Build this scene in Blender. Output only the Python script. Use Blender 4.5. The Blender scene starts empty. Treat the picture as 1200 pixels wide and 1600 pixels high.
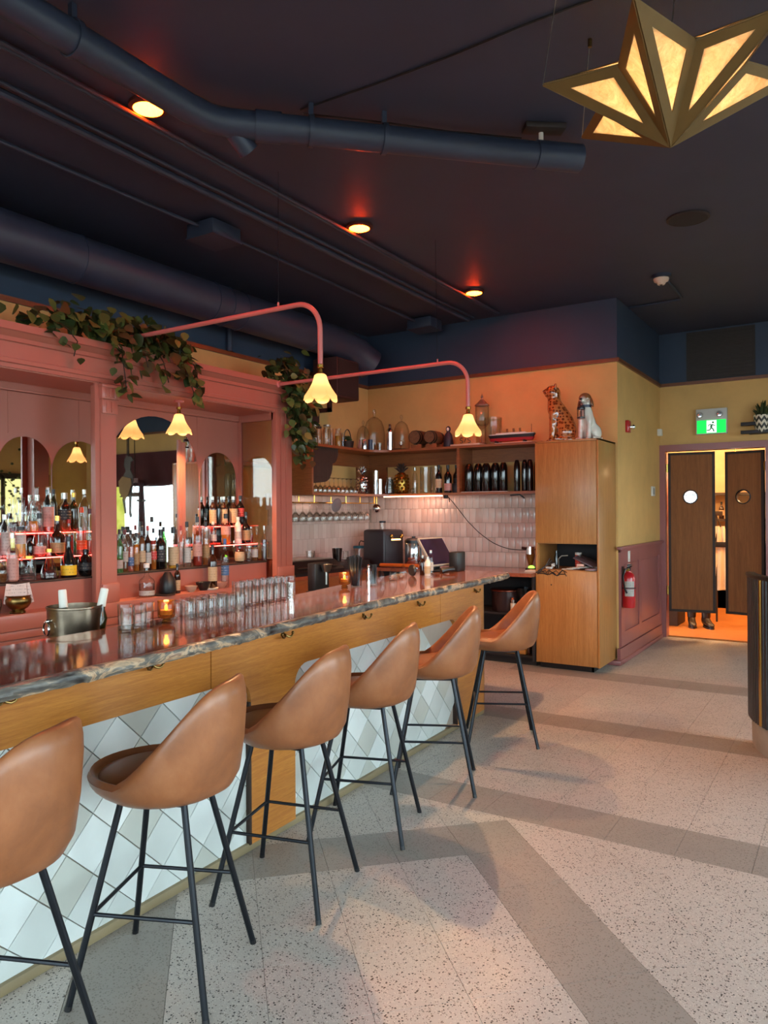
import bpy, bmesh, math, random
from mathutils import Vector, Matrix
from math import sin, cos, pi, radians, sqrt, atan2
random.seed(7)
S = bpy.context.scene
COL = S.collection
# ------------------------------------------------------------------ camera, sky, exposure
TH = math.atan(738/1160.0)
cam_d = bpy.data.cameras.new('camera'); cam = bpy.data.objects.new('camera', cam_d); COL.objects.link(cam)
cam_d.sensor_fit = 'VERTICAL'; cam_d.sensor_height = 36.0; cam_d.lens = 36.0*1160/1600
cam_d.clip_start = 0.05; cam_d.clip_end = 200
_f = Vector((-sin(TH), cos(TH), 0)); _r0 = Vector((cos(TH), sin(TH), 0)); _ro = radians(0.4)
_r = _r0*cos(_ro) - Vector((0, 0, sin(_ro))); _u = _r0*sin(_ro) + Vector((0, 0, cos(_ro)))
cam.matrix_world = Matrix(((_r.x, _u.x, -_f.x, 0), (_r.y, _u.y, -_f.y, 0), (_r.z, _u.z, -_f.z, 1.5), (0, 0, 0, 1)))
S.camera = cam
S.view_settings.view_transform = 'Standard'; S.view_settings.look = 'None'
S.view_settings.gamma = 1.0; S.view_settings.use_curve_mapping = False
S.view_settings.exposure = 1.25
S.cycles.use_denoising = True
S.cycles.max_bounces = 10; S.cycles.diffuse_bounces = 4; S.cycles.glossy_bounces = 5
S.cycles.transmission_bounces = 8; S.cycles.transparent_max_bounces = 24
S.cycles.caustics_reflective = False; S.cycles.caustics_refractive = False
S.cycles.sample_clamp_indirect = 6.0
S.cycles.use_light_tree = True
W = bpy.data.worlds.new('sky'); S.world = W; W.use_nodes = True
_nt = W.node_tree; _bg = _nt.nodes['Background']
_bg.inputs['Color'].default_value = (0.74, 0.90, 1.0, 1); _bg.inputs['Strength'].default_value = 4.9
def area(name, loc, rot, sx, sy, power, col, portal=False):
    l = bpy.data.lights.new(name, 'AREA'); l.shape = 'RECTANGLE'; l.size = sx; l.size_y = sy
    l.energy = power; l.color = col
    if portal: l.cycles.is_portal = True
    o = bpy.data.objects.new(name, l); COL.objects.link(o); o.location = loc; o.rotation_euler = rot
    return o
# sky portals in the street windows (front wall and right wall)
FW = [(-4.2, -1.9), (-1.6, 0.7), (1.0, 3.0)]      # front windows, x ranges
RW = [(-2.6, -0.2), (0.5, 3.0), (3.7, 6.4)]       # right wall windows, y ranges
FAR = (0.55, 2.75)                                # window beside the swing doors
for a, b in FW: area('sky_portal', ((a+b)/2, -3.42, 1.75), (radians(90), 0, 0), b-a, 2.3, 1, (1, 1, 1), True)
for a, b in RW: area('sky_portal', (3.12, (a+b)/2, 1.75), (0, radians(-90), 0), 2.3, b-a, 1, (1, 1, 1), True)
def spot(name, loc, power, col, rad, deg, parent):
    l = bpy.data.lights.new(name, 'SPOT'); l.energy = power; l.color = col; l.shadow_soft_size = rad; l.spot_size = radians(deg); l.spot_blend = .5
    o = bpy.data.objects.new(name, l); COL.objects.link(o); o.parent = parent; o.location = Vector(loc) - WL[parent]; return o
def point(name, loc, power, col, rad=.03, parent=None):
    l = bpy.data.lights.new(name, 'POINT'); l.energy = power; l.color = col; l.shadow_soft_size = rad
    o = bpy.data.objects.new(name, l); COL.objects.link(o); o.location = loc
    if parent: o.parent = parent; o.location = Vector(loc) - WL[parent]
    return o
# ------------------------------------------------------------------ helpers
WL = {}
def lin(h):
    h = h.lstrip('#'); c = [int(h[i:i+2], 16)/255 for i in (0, 2, 4)]
    return tuple((x/12.92 if x <= .04045 else ((x+.055)/1.055)**2.4) for x in c)+(1,)
def nmat(name):
    m = bpy.data.materials.new(name); m.use_nodes = True
    nt = m.node_tree; b = nt.nodes['Principled BSDF']
    return m, nt, b
def nd(nt, t, **kw):
    n = nt.nodes.new(t)
    for k, v in kw.items():
        if k in n.inputs.keys() if not hasattr(n, k) else False: n.inputs[k].default_value = v
        else: setattr(n, k, v)
    return n
def coords(nt, sc=(1, 1, 1), kind='Object', rot=(0, 0, 0)):
    if kind == 'World':
        g = nt.nodes.new('ShaderNodeNewGeometry'); out = g.outputs['Position']
    else:
        g = nt.nodes.new('ShaderNodeTexCoord'); out = g.outputs[kind]
    mp = nt.nodes.new('ShaderNodeMapping'); mp.inputs['Scale'].default_value = sc; mp.inputs['Rotation'].default_value = rot
    nt.links.new(out, mp.inputs['Vector']); return mp.outputs['Vector']
def noise(nt, vec, scale, detail=4, rough=.5, dist=0):
    n = nt.nodes.new('ShaderNodeTexNoise'); n.inputs['Scale'].default_value = scale; n.inputs['Detail'].default_value = detail
    n.inputs['Roughness'].default_value = rough; n.inputs['Distortion'].default_value = dist
    nt.links.new(vec, n.inputs['Vector']); return n.outputs['Fac']
def ramp(nt, fac, stops, interp='LINEAR'):
    r = nt.nodes.new('ShaderNodeValToRGB'); r.color_ramp.interpolation = interp
    el = r.color_ramp.elements
    while len(el) < len(stops): el.new(.5)
    for e, (p, c) in zip(el, stops):
        e.position = p; e.color = c if isinstance(c, tuple) else lin(c)
    nt.links.new(fac, r.inputs['Fac']); return r.outputs['Color']
def bump(nt, b, h, strength=.2, dist=.01):
    n = nt.nodes.new('ShaderNodeBump'); n.inputs['Strength'].default_value = strength; n.inputs['Distance'].default_value = dist
    nt.links.new(h, n.inputs['Height']); nt.links.new(n.outputs['Normal'], b.inputs['Normal'])
def mix(nt, fac, a, b, mode='MIX'):
    n = nt.nodes.new('ShaderNodeMix'); n.data_type = 'RGBA'; n.blend_type = mode
    for s, v in ((0, fac), (6, a), (7, b)):
        if hasattr(v, 'links') or hasattr(v, 'is_linked'): nt.links.new(v, n.inputs[s])
        else: n.inputs[s].default_value = v if s == 0 else (v if isinstance(v, tuple) else lin(v))
    return n.outputs[2]
def paint(name, c, rough=.5, var=.12, scale=3, bm=0, bsc=40, metal=0, coat=0, spec=.5):
    m, nt, b = nmat(name); v = coords(nt)
    f = noise(nt, v, scale, 5, .6); base = lin(c)
    dark = tuple(x*(1-var) for x in base[:3])+(1,); light = tuple(min(1, x*(1+var)) for x in base[:3])+(1,)
    nt.links.new(ramp(nt, f, [(.3, dark), (.7, light)]), b.inputs['Base Color'])
    b.inputs['Roughness'].default_value = rough; b.inputs['Metallic'].default_value = metal
    b.inputs['Specular IOR Level'].default_value = spec
    if coat: b.inputs['Coat Weight'].default_value = coat; b.inputs['Coat Roughness'].default_value = .12
    if bm: bump(nt, b, noise(nt, v, bsc, 3), bm, .004)
    return m
def wood(name, c1, c2, grain=(1, 14, 1), rough=.42, coat=.15):
    m, nt, b = nmat(name); v = coords(nt, grain)
    f = noise(nt, v, 4, 8, .62, 1.2); g = noise(nt, coords(nt, tuple(x*6 for x in grain)), 6, 3, .6)
    a = ramp(nt, f, [(.28, c1), (.72, c2)])
    gg = ramp(nt, g, [(.35, (.72, .66, .6, 1)), (.6, (1, 1, 1, 1))])
    nt.links.new(mix(nt, .55, a, gg, 'MULTIPLY'), b.inputs['Base Color'])
    b.inputs['Roughness'].default_value = rough; b.inputs['Coat Weight'].default_value = coat; b.inputs['Coat Roughness'].default_value = .2
    bump(nt, b, g, .08, .002); return m
def glassy(name, tint=(1, 1, 1), refl=.10, rough=.03, body=0.0, edge=.45):
    """thin glass: clear tinted transmission plus fresnel reflection (body = share of tinted diffuse)"""
    m = bpy.data.materials.new(name); m.use_nodes = True; nt = m.node_tree; nt.nodes.clear()
    out = nt.nodes.new('ShaderNodeOutputMaterial'); tr = nt.nodes.new('ShaderNodeBsdfTransparent'); gl = nt.nodes.new('ShaderNodeBsdfGlossy')
    tr.inputs['Color'].default_value = tuple(tint)+(1,); gl.inputs['Roughness'].default_value = rough
    fr = nt.nodes.new('ShaderNodeLayerWeight'); fr.inputs['Blend'].default_value = .5
    pw = nt.nodes.new('ShaderNodeMath'); pw.operation = 'POWER'; pw.inputs[1].default_value = 3.2
    ma = nt.nodes.new('ShaderNodeMath'); ma.operation = 'MULTIPLY_ADD'; ma.use_clamp = True; ma.inputs[1].default_value = .62; ma.inputs[2].default_value = .035+refl
    nt.links.new(fr.outputs['Facing'], pw.inputs[0]); nt.links.new(pw.outputs[0], ma.inputs[0])
    p2 = nt.nodes.new('ShaderNodeMath'); p2.operation = 'POWER'; p2.inputs[1].default_value = 2.6; nt.links.new(fr.outputs['Facing'], p2.inputs[0])
    nt.links.new(mix(nt, p2.outputs[0], tuple(tint)+(1,), tuple(c*edge for c in tint)+(1,)), tr.inputs['Color'])
    src = tr.outputs[0]
    if body:
        df = nt.nodes.new('ShaderNodeBsdfDiffuse'); df.inputs['Color'].default_value = tuple(tint)+(1,)
        mx = nt.nodes.new('ShaderNodeMixShader'); mx.inputs[0].default_value = body
        nt.links.new(tr.outputs[0], mx.inputs[1]); nt.links.new(df.outputs[0], mx.inputs[2]); src = mx.outputs[0]
    ms = nt.nodes.new('ShaderNodeMixShader'); nt.links.new(ma.outputs[0], ms.inputs[0])
    nt.links.new(src, ms.inputs[1]); nt.links.new(gl.outputs[0], ms.inputs[2]); nt.links.new(ms.outputs[0], out.inputs['Surface'])
    return m
def emit(name, c, s, base='FFFFFF'):
    m, nt, b = nmat(name); b.inputs['Base Color'].default_value = lin(base)
    b.inputs['Emission Color'].default_value = c if isinstance(c, tuple) else lin(c); b.inputs['Emission Strength'].default_value = s
    return m
def metal(name, c, rough=.25, var=.06):
    return paint(name, c, rough, var, 12, metal=1)
class MB:
    def __init__(s): s.v = []; s.f = []; s.mi = []; s.cur = 0
    def add(s, vs, fs):
        o = len(s.v); s.v += [tuple(x) for x in vs]; s.f += [tuple(i+o for i in f) for f in fs]; s.mi += [s.cur]*len(fs); return s
    def m(s, i): s.cur = i; return s
    def box(s, x0, x1, y0, y1, z0, z1, bev=0):
        if not bev:
            vs = [(x, y, z) for z in (z0, z1) for y in (y0, y1) for x in (x0, x1)]
            return s.add(vs, [(0, 2, 3, 1), (4, 5, 7, 6), (0, 1, 5, 4), (2, 6, 7, 3), (0, 4, 6, 2), (1, 3, 7, 5)])
        bm = bmesh.new(); bmesh.ops.create_cube(bm, size=1)
        for q in bm.verts: q.co = Vector(((x0+x1)/2+q.co.x*(x1-x0), (y0+y1)/2+q.co.y*(y1-y0), (z0+z1)/2+q.co.z*(z1-z0)))
        bmesh.ops.bevel(bm, geom=bm.edges[:], offset=bev, segments=2, affect='EDGES', profile=.5)
        return s.bm(bm)
    def bm(s, bm, M=None):
        bm.verts.index_update(); o = len(s.v)
        s.v += [tuple(M @ q.co) if M else tuple(q.co) for q in bm.verts]
        fs = [tuple(q.index+o for q in f.verts) for f in bm.faces]; s.f += fs; s.mi += [s.cur]*len(fs); bm.free(); return s
    def lathe(s, prof, c=(0, 0, 0), seg=16, axis='z', rib=0, ribn=0, a0=0, a1=2*pi):
        vs = []; fs = []; full = abs(a1-a0-2*pi) < 1e-6; n = seg if full else seg+1
        for r, z in prof:
            for k in range(n):
                a = a0+(a1-a0)*k/seg; rr = r*(1+rib*cos(a*ribn)) if ribn else r
                p = (rr*cos(a), rr*sin(a), z)
                if axis == 'x': p = (p[2], p[0], p[1])
                elif axis == 'y': p = (p[0], p[2], p[1])
                vs.append((c[0]+p[0], c[1]+p[1], c[2]+p[2]))
        for i in range(len(prof)-1):
            for k in range(seg):
                k2 = (k+1) % n
                fs.append((i*n+k, i*n+k2, (i+1)*n+k2, (i+1)*n+k))
        if tuple(prof[0]) == tuple(prof[-1]): return s.add(vs, fs)
        if prof[0][0] > 1e-5 and full: fs.append(tuple(range(n)))
        if prof[-1][0] > 1e-5 and full: fs.append(tuple((len(prof)-1)*n+k for k in range(n)))
        return s.add(vs, fs)
    def cyl(s, c, r, h, seg=16, axis='z', r2=None): return s.lathe([(r, 0), (r if r2 is None else r2, h)], c, seg, axis)
    def tube(s, pts, r, seg=8, cap=True):
        pts = [Vector(p) for p in pts]; n = len(pts); vs = []; fs = []; ref = None
        rs = r if isinstance(r, (list, tuple)) else [r]*n
        for i, p in enumerate(pts):
            d = (pts[min(i+1, n-1)]-pts[max(i-1, 0)]).normalized()
            if ref is None: ref = Vector((0, 0, 1)) if abs(d.z) < .9 else Vector((1, 0, 0))
            x = ref - d*ref.dot(d); x.normalize(); y = d.cross(x); ref = x
            vs += [p+(x*cos(2*pi*k/seg)+y*sin(2*pi*k/seg))*rs[i] for k in range(seg)]
        for i in range(n-1):
            fs += [(i*seg+k, i*seg+(k+1) % seg, (i+1)*seg+(k+1) % seg, (i+1)*seg+k) for k in range(seg)]
        if cap: fs += [tuple(range(seg)), tuple((n-1)*seg+k for k in range(seg))]
        return s.add(vs, fs)
    def prism(s, poly, plane, a, b, ins=0):
        """poly of 2D points; plane 'xy' extrudes z a..b, 'yz' extrudes x, 'xz' extrudes y; ins = chamfer on the b side"""
        def P(p, t): return {'xy': (p[0], p[1], t), 'yz': (t, p[0], p[1]), 'xz': (p[0], t, p[1])}[plane]
        n = len(poly); rings = [[P(p, a) for p in poly]]
        if ins:
            cx = sum(p[0] for p in poly)/n; cy = sum(p[1] for p in poly)/n
            d = max(max(abs(p[0]-cx), abs(p[1]-cy)) for p in poly); k = max(.3, 1-ins/d)
            rings += [[P(p, b-(ins if b > a else -ins)) for p in poly], [P((cx+(p[0]-cx)*k, cy+(p[1]-cy)*k), b) for p in poly]]
        else: rings.append([P(p, b) for p in poly])
        vs = [q for r in rings for q in r]; R = len(rings)
        fs = [tuple(range(n)), tuple((R-1)*n+i for i in range(n))]
        for j in range(R-1): fs += [(j*n+i, j*n+(i+1) % n, (j+1)*n+(i+1) % n, (j+1)*n+i) for i in range(n)]
        return s.add(vs, fs)
    def ball(s, c, r, seg=12, rings=8, sc=(1, 1, 1)):
        vs = []; fs = []
        for i in range(rings+1):
            t = pi*i/rings
            vs += [(c[0]+sc[0]*r*sin(t)*cos(2*pi*k/seg), c[1]+sc[1]*r*sin(t)*sin(2*pi*k/seg), c[2]+sc[2]*r*cos(t)) for k in range(seg)]
        for i in range(rings): fs += [(i*seg+k, i*seg+(k+1) % seg, (i+1)*seg+(k+1) % seg, (i+1)*seg+k) for k in range(seg)]
        return s.add(vs, fs)
    def xf(s, M, start=0):
        s.v = s.v[:start]+[tuple(M @ Vector(p)) for p in s.v[start:]]; return s
    def build(s, name, mats, parent=None, sharp=35, local=False):
        me = bpy.data.meshes.new(name)
        if not isinstance(mats, (list, tuple)): mats = [mats]
        if parent is not None: off = Vector((0, 0, 0)) if local else WL[parent]
        elif local: off = Vector((0, 0, 0))
        else:
            xs = [p[0] for p in s.v]; ys = [p[1] for p in s.v]; off = Vector(((min(xs)+max(xs))/2, (min(ys)+max(ys))/2, min(p[2] for p in s.v)))
        me.from_pydata([(p[0]-off.x, p[1]-off.y, p[2]-off.z) for p in s.v], [], s.f)
        me.polygons.foreach_set('material_index', s.mi)
        bm = bmesh.new(); bm.from_mesh(me)
        if max(s.mi) == 0: bmesh.ops.remove_doubles(bm, verts=bm.verts, dist=1e-6)
        bmesh.ops.recalc_face_normals(bm, faces=bm.faces); 
        for f in bm.faces: f.smooth = True
        bm.to_mesh(me); bm.free()
        for m in mats: me.materials.append(m)
        me.set_sharp_from_angle(angle=radians(sharp))
        o = bpy.data.objects.new(name, me); COL.objects.link(o)
        if parent is not None: o.parent = parent; WL[o] = off
        else: o.location = off; WL[o] = off.copy()
        return o
def tag(o, label=None, cat=None, group=None, kind=None):
    if label: o['label'] = label
    if cat: o['category'] = cat
    if group: o['group'] = group
    if kind: o['kind'] = kind
    return o
def thing(name, loc, label, cat, group=None):
    o = bpy.data.objects.new(name, None); COL.objects.link(o); o.location = loc; o.empty_display_size = .05
    WL[o] = Vector(loc); return tag(o, label, cat, group)
def copy_tree(o, parent=None):
    c = o.copy(); COL.objects.link(c)
    if parent: c.parent = parent
    for ch in o.children: copy_tree(ch, c)
    return c
def clip(poly, a, b, c):
    """keep the side a*x+b*y <= c of a polygon"""
    out = []
    for i, p in enumerate(poly):
        q = poly[(i+1) % len(poly)]; dp = a*p[0]+b*p[1]-c; dq = a*q[0]+b*q[1]-c
        if dp <= 0: out.append(p)
        if dp*dq < 0: t = dp/(dp-dq); out.append((p[0]+(q[0]-p[0])*t, p[1]+(q[1]-p[1])*t))
    return out
def parea(p): return abs(sum(p[i][0]*p[(i+1) % len(p)][1]-p[(i+1) % len(p)][0]*p[i][1] for i in range(len(p))))/2
def shrink(p, g):
    n = len(p); cx = sum(q[0] for q in p)/n; cy = sum(q[1] for q in p)/n
    d = max(sqrt((q[0]-cx)**2+(q[1]-cy)**2) for q in p); k = max(.5, 1-1.4*g/d)
    return [(cx+(q[0]-cx)*k, cy+(q[1]-cy)*k) for q in p]
ORD = ['zeroth', 'first', 'second', 'third', 'fourth', 'fifth', 'sixth', 'seventh', 'eighth', 'ninth', 'tenth', 'eleventh', 'twelfth',
       'thirteenth', 'fourteenth', 'fifteenth', 'sixteenth', 'seventeenth', 'eighteenth', 'nineteenth', 'twentieth']
# ------------------------------------------------------------------ materials
PINK = paint('pink_paint', 'AA6656', .36, .06, 2, coat=.15)
PINKW = paint('pink_wainscot', '945856', .4, .08, 2, coat=.2)
YEL = paint('yellow_plaster', 'D0A565', .75, .1, 2.2, .25, 26)
NAVY = paint('navy_paint', '2D3A50', .6, .1, 2)
CEIL = paint('ceiling_paint', '34374A', .55, .1, 2)
PIPE = paint('navy_pipe_paint', '2F3548', .45, .12, 4)
TRIMW = wood('trim_wood', '5E3319', '80492A', (1, 1, 8))
OAK = wood('honey_oak', 'AE6828', 'CC883A', (1.2, 1.2, 14))
OAKH = wood('honey_oak_lengthwise', 'AE6828', 'CC883A', (9, .7, 13))
OAKV = wood('oak_cabinet_veneer', 'A06A36', 'BC864A', (10, 10, .5))
SHELFW = wood('shelf_wood', '7E4524', '9A5A30', (1.2, 1.2, 10))
WALN = wood('walnut_door', '7A4620', '955C30', (9, 9, .5), .8, 0)
DARKW = wood('dark_wood', '2A1C16', '3C2A20', (2, 8, 2), .7, 0)
BLACK = paint('black_plastic', '17171A', .4, .1)
BLKM = paint('black_metal', '202329', .35, .1, metal=.6)
CHROME = metal('chrome', 'D8D8D8', .14)
STEEL = metal('brushed_steel', 'A8A49C', .3, .12)
BRASS = metal('brass', 'C79A4A', .22)
BRASSD = metal('dark_brass', '7C6238', .32)
GOLDF = paint('gold_frame', '6E5228', .45, .12, 6, metal=.4)
MIRROR = metal('mirror_silver', 'E6E6E2', .015, .0)
WHITE = paint('white_plastic', 'D8D4CC', .4, .05)
PAPER = paint('paper', 'E2DCD0', .8, .05)
RED = paint('red_enamel', 'B3161F', .28, .08, coat=.4)
GROUT = paint('grout', 'A6988A', .85, .1)
FGROUT = paint('floor_grout', '766F68', .9, .1)
def leather():
    m, nt, b = nmat('tan_leather'); v = coords(nt)
    f = noise(nt, v, 7, 6, .65, .4)
    nt.links.new(ramp(nt, f, [(.25, '7C4A2C'), (.55, '965C38'), (.8, 'A66C46')]), b.inputs['Base Color'])
    b.inputs['Roughness'].default_value = .36; b.inputs['Specular IOR Level'].default_value = .55
    bump(nt, b, noise(nt, v, 260, 2), .12, .001); return m
LEATHER = leather()
LEATHERD = paint('brown_leather_seat', '7A4426', .4, .15, 8, .1, 260)
def terrazzo(name, base, base2, chips, lo=.47, small=True):
    m, nt, b = nmat(name); v = coords(nt, kind='World')
    f = noise(nt, v, 1.3, 4, .6); col = ramp(nt, f, [(.3, base), (.7, base2)])
    for sc, th, c in ((125, lo, chips[0]), (190, lo-.03, chips[1]), (250, lo-.02, chips[2])):
        vo = nt.nodes.new('ShaderNodeTexVoronoi'); vo.inputs['Scale'].default_value = sc; nt.links.new(v, vo.inputs['Vector'])
        sep = nt.nodes.new('ShaderNodeSeparateColor'); nt.links.new(vo.outputs['Color'], sep.inputs[0])
        cell = ramp(nt, sep.outputs[0], [(th+.26, (0, 0, 0, 1)), (th+.27, (1, 1, 1, 1))], 'CONSTANT')
        dd = ramp(nt, vo.outputs['Distance'], [(0, (1, 1, 1, 1)), (.42, (1, 1, 1, 1)), (.46, (0, 0, 0, 1))])
        mk = mix(nt, 1.0, cell, dd, 'MULTIPLY'); col = mix(nt, mk, col, c)
    nt.links.new(col, b.inputs['Base Color']); 
    r = ramp(nt, noise(nt, v, 2.4, 5, .7), [(.3, (.30, .30, .30, 1)), (.7, (.52, .52, .52, 1))]); nt.links.new(r, b.inputs['Roughness'])
    return m
TERRA = terrazzo('light_terrazzo', 'B5ABA2', 'C3B9B0', ('3A3531', '74685E', 'D8CEC2'), .57)
TERRD = terrazzo('grey_terrazzo', '938B84', '9D958D', ('7A7269', '827A70', '9A9186'), .5)
def stone():
    m, nt, b = nmat('swirled_marble'); v = coords(nt, (1.0, .45, 1.0), 'World')
    f = noise(nt, v, 4.2, 9, .62, 2.6)
    c = ramp(nt, f, [(.26, '33251F'), (.40, '6A3E30'), (.5, '8C5240'), (.58, '54423A'), (.66, '7A6656'), (.76, 'A88A6C'), (.84, '5E4538')])
    nt.links.new(c, b.inputs['Base Color']); b.inputs['Roughness'].default_value = .07; b.inputs['Coat Weight'].default_value = .15
    b.inputs['Coat Roughness'].default_value = .03; return m
STONE = stone()
def stone_edge():
    m, nt, b = nmat('rough_marble_edge'); v = coords(nt, (1.0, .55, 1.0), 'World')
    f = noise(nt, v, 9, 9, .62, 2.6)
    c = ramp(nt, f, [(.3, '241F1C'), (.42, '4E4A46'), (.52, '716A60'), (.59, 'C4A482'), (.66, '8A6C58'), (.8, '332C28')])
    nt.links.new(c, b.inputs['Base Color']); b.inputs['Roughness'].default_value = .38
    bump(nt, b, noise(nt, v, 30, 5), .6, .006); return m
STONEE = stone_edge()
GLASS = glassy('clear_glass', (.96, .97, .96), .02)
GLASSK = glassy('thick_glass', (.95, .95, .94), .0, .02)
PANE = glassy('window_glass', (.97, .99, .98), .02, edge=1)
AMBERG = glassy('amber_glass', (.80, .46, .12), .05, .05, .06)
def shade_mat():
    m = bpy.data.materials.new('opal_shade'); m.use_nodes = True; nt = m.node_tree; nt.nodes.clear()
    out = nt.nodes.new('ShaderNodeOutputMaterial'); t = nt.nodes.new('ShaderNodeBsdfTranslucent'); d = nt.nodes.new('ShaderNodeBsdfDiffuse')
    e = nt.nodes.new('ShaderNodeEmission'); e.inputs['Color'].default_value = (1, .38, .115, 1); e.inputs['Strength'].default_value = .5
    t.inputs['Color'].default_value = (.36, .32, .26, 1); d.inputs['Color'].default_value = (.5, .36, .2, 1)
    mx = nt.nodes.new('ShaderNodeMixShader'); mx.inputs[0].default_value = .25; ad = nt.nodes.new('ShaderNodeAddShader')
    nt.links.new(t.outputs[0], mx.inputs[1]); nt.links.new(d.outputs[0], mx.inputs[2])
    nt.links.new(mx.outputs[0], ad.inputs[0]); nt.links.new(e.outputs[0], ad.inputs[1]); nt.links.new(ad.outputs[0], out.inputs['Surface'])
    return m
SHADE = shade_mat()
BULB = emit('warm_bulb', (1, .68, .38, 1), 13)
REDLAMP = emit('red_lamp', (1, .045, .0015, 1), 125)
LEDRED = emit('red_led', (1, .03, .018, 1), 5)
LEDWARM = emit('warm_led', (1, .55, .32, 1), 4)
# ------------------------------------------------------------------ floor
XL, YB, XR, YF, ZC = -4.89, 7.35, -1.965, 9.21, 3.58       # left wall, back wall, return wall, far wall, ceiling
XE, YN = 3.2, -3.5
fl = MB().box(XL-.1, XE+.1, YN-.1, YF, -.12, -.004).build('floor', FGROUT); tag(fl, kind='structure')
def floor_tile(poly, mat):
    if len(poly) < 3 or parea(poly) < .00015: return
    q = shrink(poly, .0008); MB().prism(q, 'xy', -.02, 0.0).build('tile', mat, fl)
_s0, _t0, _g = .189, 3.507, .4313
for i in range(-7, 13):
    for j in range(-12, 9):
        s1 = _s0+_g*i; t1 = _t0+_g*j
        P = [((s-t)/2, (s+t)/2) for s, t in ((s1, t1), (s1+_g, t1), (s1+_g, t1+_g), (s1, t1+_g))]
        cx = sum(p[0] for p in P)/4; cy = sum(p[1] for p in P)/4
        if cy < .55 or cx > 2.3 or cx < -2.5 or cy > 3.7: continue
        if cx < -1.75*cy*.9-.9 and cy < 1.0: continue
        if cx > .42*(cy-.2)+.25: continue
        P = clip(clip(P, 0, 1, 3.385), -1, 0, 2.42)
        band = (i == -2 and j <= 2) or (i == 3 and j <= 2) or (j == 2 and -2 <= i <= 3)
        floor_tile(P, TERRD if band else TERRA)
_ys = [(3.385, 3.69, 1), (3.69, 4.02, 0), (4.02, 4.35, 0), (4.35, 4.68, 0), (4.68, 5.0, 0), (5.0, 5.29, 1), (5.29, 5.61, 0), (5.61, 5.93, 0), (5.93, 6.25, 0), (6.25, 6.58, 0), (6.58, 6.9, 1)]
for y0, y1, d in _ys:
    for k in range(-6, 7):
        x0 = -.98+.3035*k; x1 = x0+.3035
        if x1 < -2.75 or x0 > .36*y0-.95: continue
        floor_tile([(x0, y0), (x1, y0), (x1, y1), (x0, y1)], TERRD if d else TERRA)
far_floor = MB().box(-2.1, 1.6, 6.9, YF+.02, -.03, -.0015); far_floor.box(-4.9, -2.8, .4, 7.3, -.03, -.001); far_floor.box(.9, XE, 2.5, 6.9, -.03, -.002)
far_floor.box(XL, XE, YN, .5, -.03, -.002).box(.4, XE, .5, 2.5, -.03, -.002)
o = far_floor.build('terrazzo_field', TERRA, fl); o['kind'] = 'stuff'
# ------------------------------------------------------------------ walls
ZT0, ZT1 = 2.955, 2.992
def wallbox(m, x0, x1, y0, y1, zlo=0):
    m.m(0).box(x0, x1, y0, y1, zlo, ZT0+.02); m.m(1).box(x0, x1, y0, y1, ZT0+.02, ZC); return m
wl = wallbox(MB(), XL-.12, XL, YN, YB+.12).build('wall_left', [YEL, NAVY]); tag(wl, kind='structure')
wb = wallbox(MB(), XL-.1, XR, YB, YB+.12).build('wall_back', [YEL, NAVY]); tag(wb, kind='structure')
wr = wallbox(MB(), XR-.12, XR, YB+.12, YF+.12).build('wall_return', [YEL, NAVY]); tag(wr, kind='structure')
DX0, DX1, DZ = -1.90, -.845, 2.19
m = MB(); wallbox(m, XR, DX0, YF, YF+.12)
m.m(0).box(DX0, DX1, YF, YF+.12, DZ, ZT0+.02).m(1).box(DX0, DX1, YF, YF+.12, ZT0+.02, ZC)
wallbox(m, DX1, FAR[0], YF, YF+.12); wallbox(m, FAR[1], XE+.1, YF, YF+.12)
m.m(0).box(FAR[0], FAR[1], YF, YF+.12, 0, .55).box(FAR[0], FAR[1], YF, YF+.12, 2.55, ZT0+.02).m(1).box(FAR[0], FAR[1], YF, YF+.12, ZT0+.02, ZC)
wf = m.build('wall_far', [YEL, NAVY]); tag(wf, kind='structure')
m = MB(); y = YN
for a, b in RW+[(YF, YF)]:
    wallbox(m, XE, XE+.1, y, a) if a > y else None
    if b > a: m.m(0).box(XE, XE+.1, a, b, 0, .62).box(XE, XE+.1, a, b, 2.9, ZT0+.02).m(1).box(XE, XE+.1, a, b, ZT0+.02, ZC)
    y = b
wri = m.build('wall_right', [YEL, NAVY]); tag(wri, kind='structure')
m = MB(); x = XL
for a, b in FW+[(XE, XE)]:
    wallbox(m, x, a, YN-.1, YN) if a > x else None
    if b > a: m.m(0).box(a, b, YN-.1, YN, 0, .62).box(a, b, YN-.1, YN, 2.9, ZT0+.02).m(1).box(a, b, YN-.1, YN, ZT0+.02, ZC)
    x = b
wfr = m.build('wall_front', [YEL, NAVY]); tag(wfr, kind='structure')
ce = MB().box(XL-.1, XE+.1, YN-.1, YF+.1, ZC, ZC+.1).build('ceiling', CEIL); tag(ce, kind='structure')
def struct(m, name, mat): o = m.build(name, mat); tag(o, kind='structure'); return o
struct(MB().box(XL, XL+.022, 0, YB, ZT0, ZT1), 'trim_1', TRIMW)
struct(MB().box(XL, XR+.02, YB-.022, YB, ZT0, ZT1), 'trim_2', TRIMW)
struct(MB().box(XR, XR+.022, YB-.02, YF, ZT0, ZT1), 'trim_3', TRIMW)
struct(MB().box(XR, XE, YF-.022, YF, ZT0, ZT1), 'trim_4', TRIMW)
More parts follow.
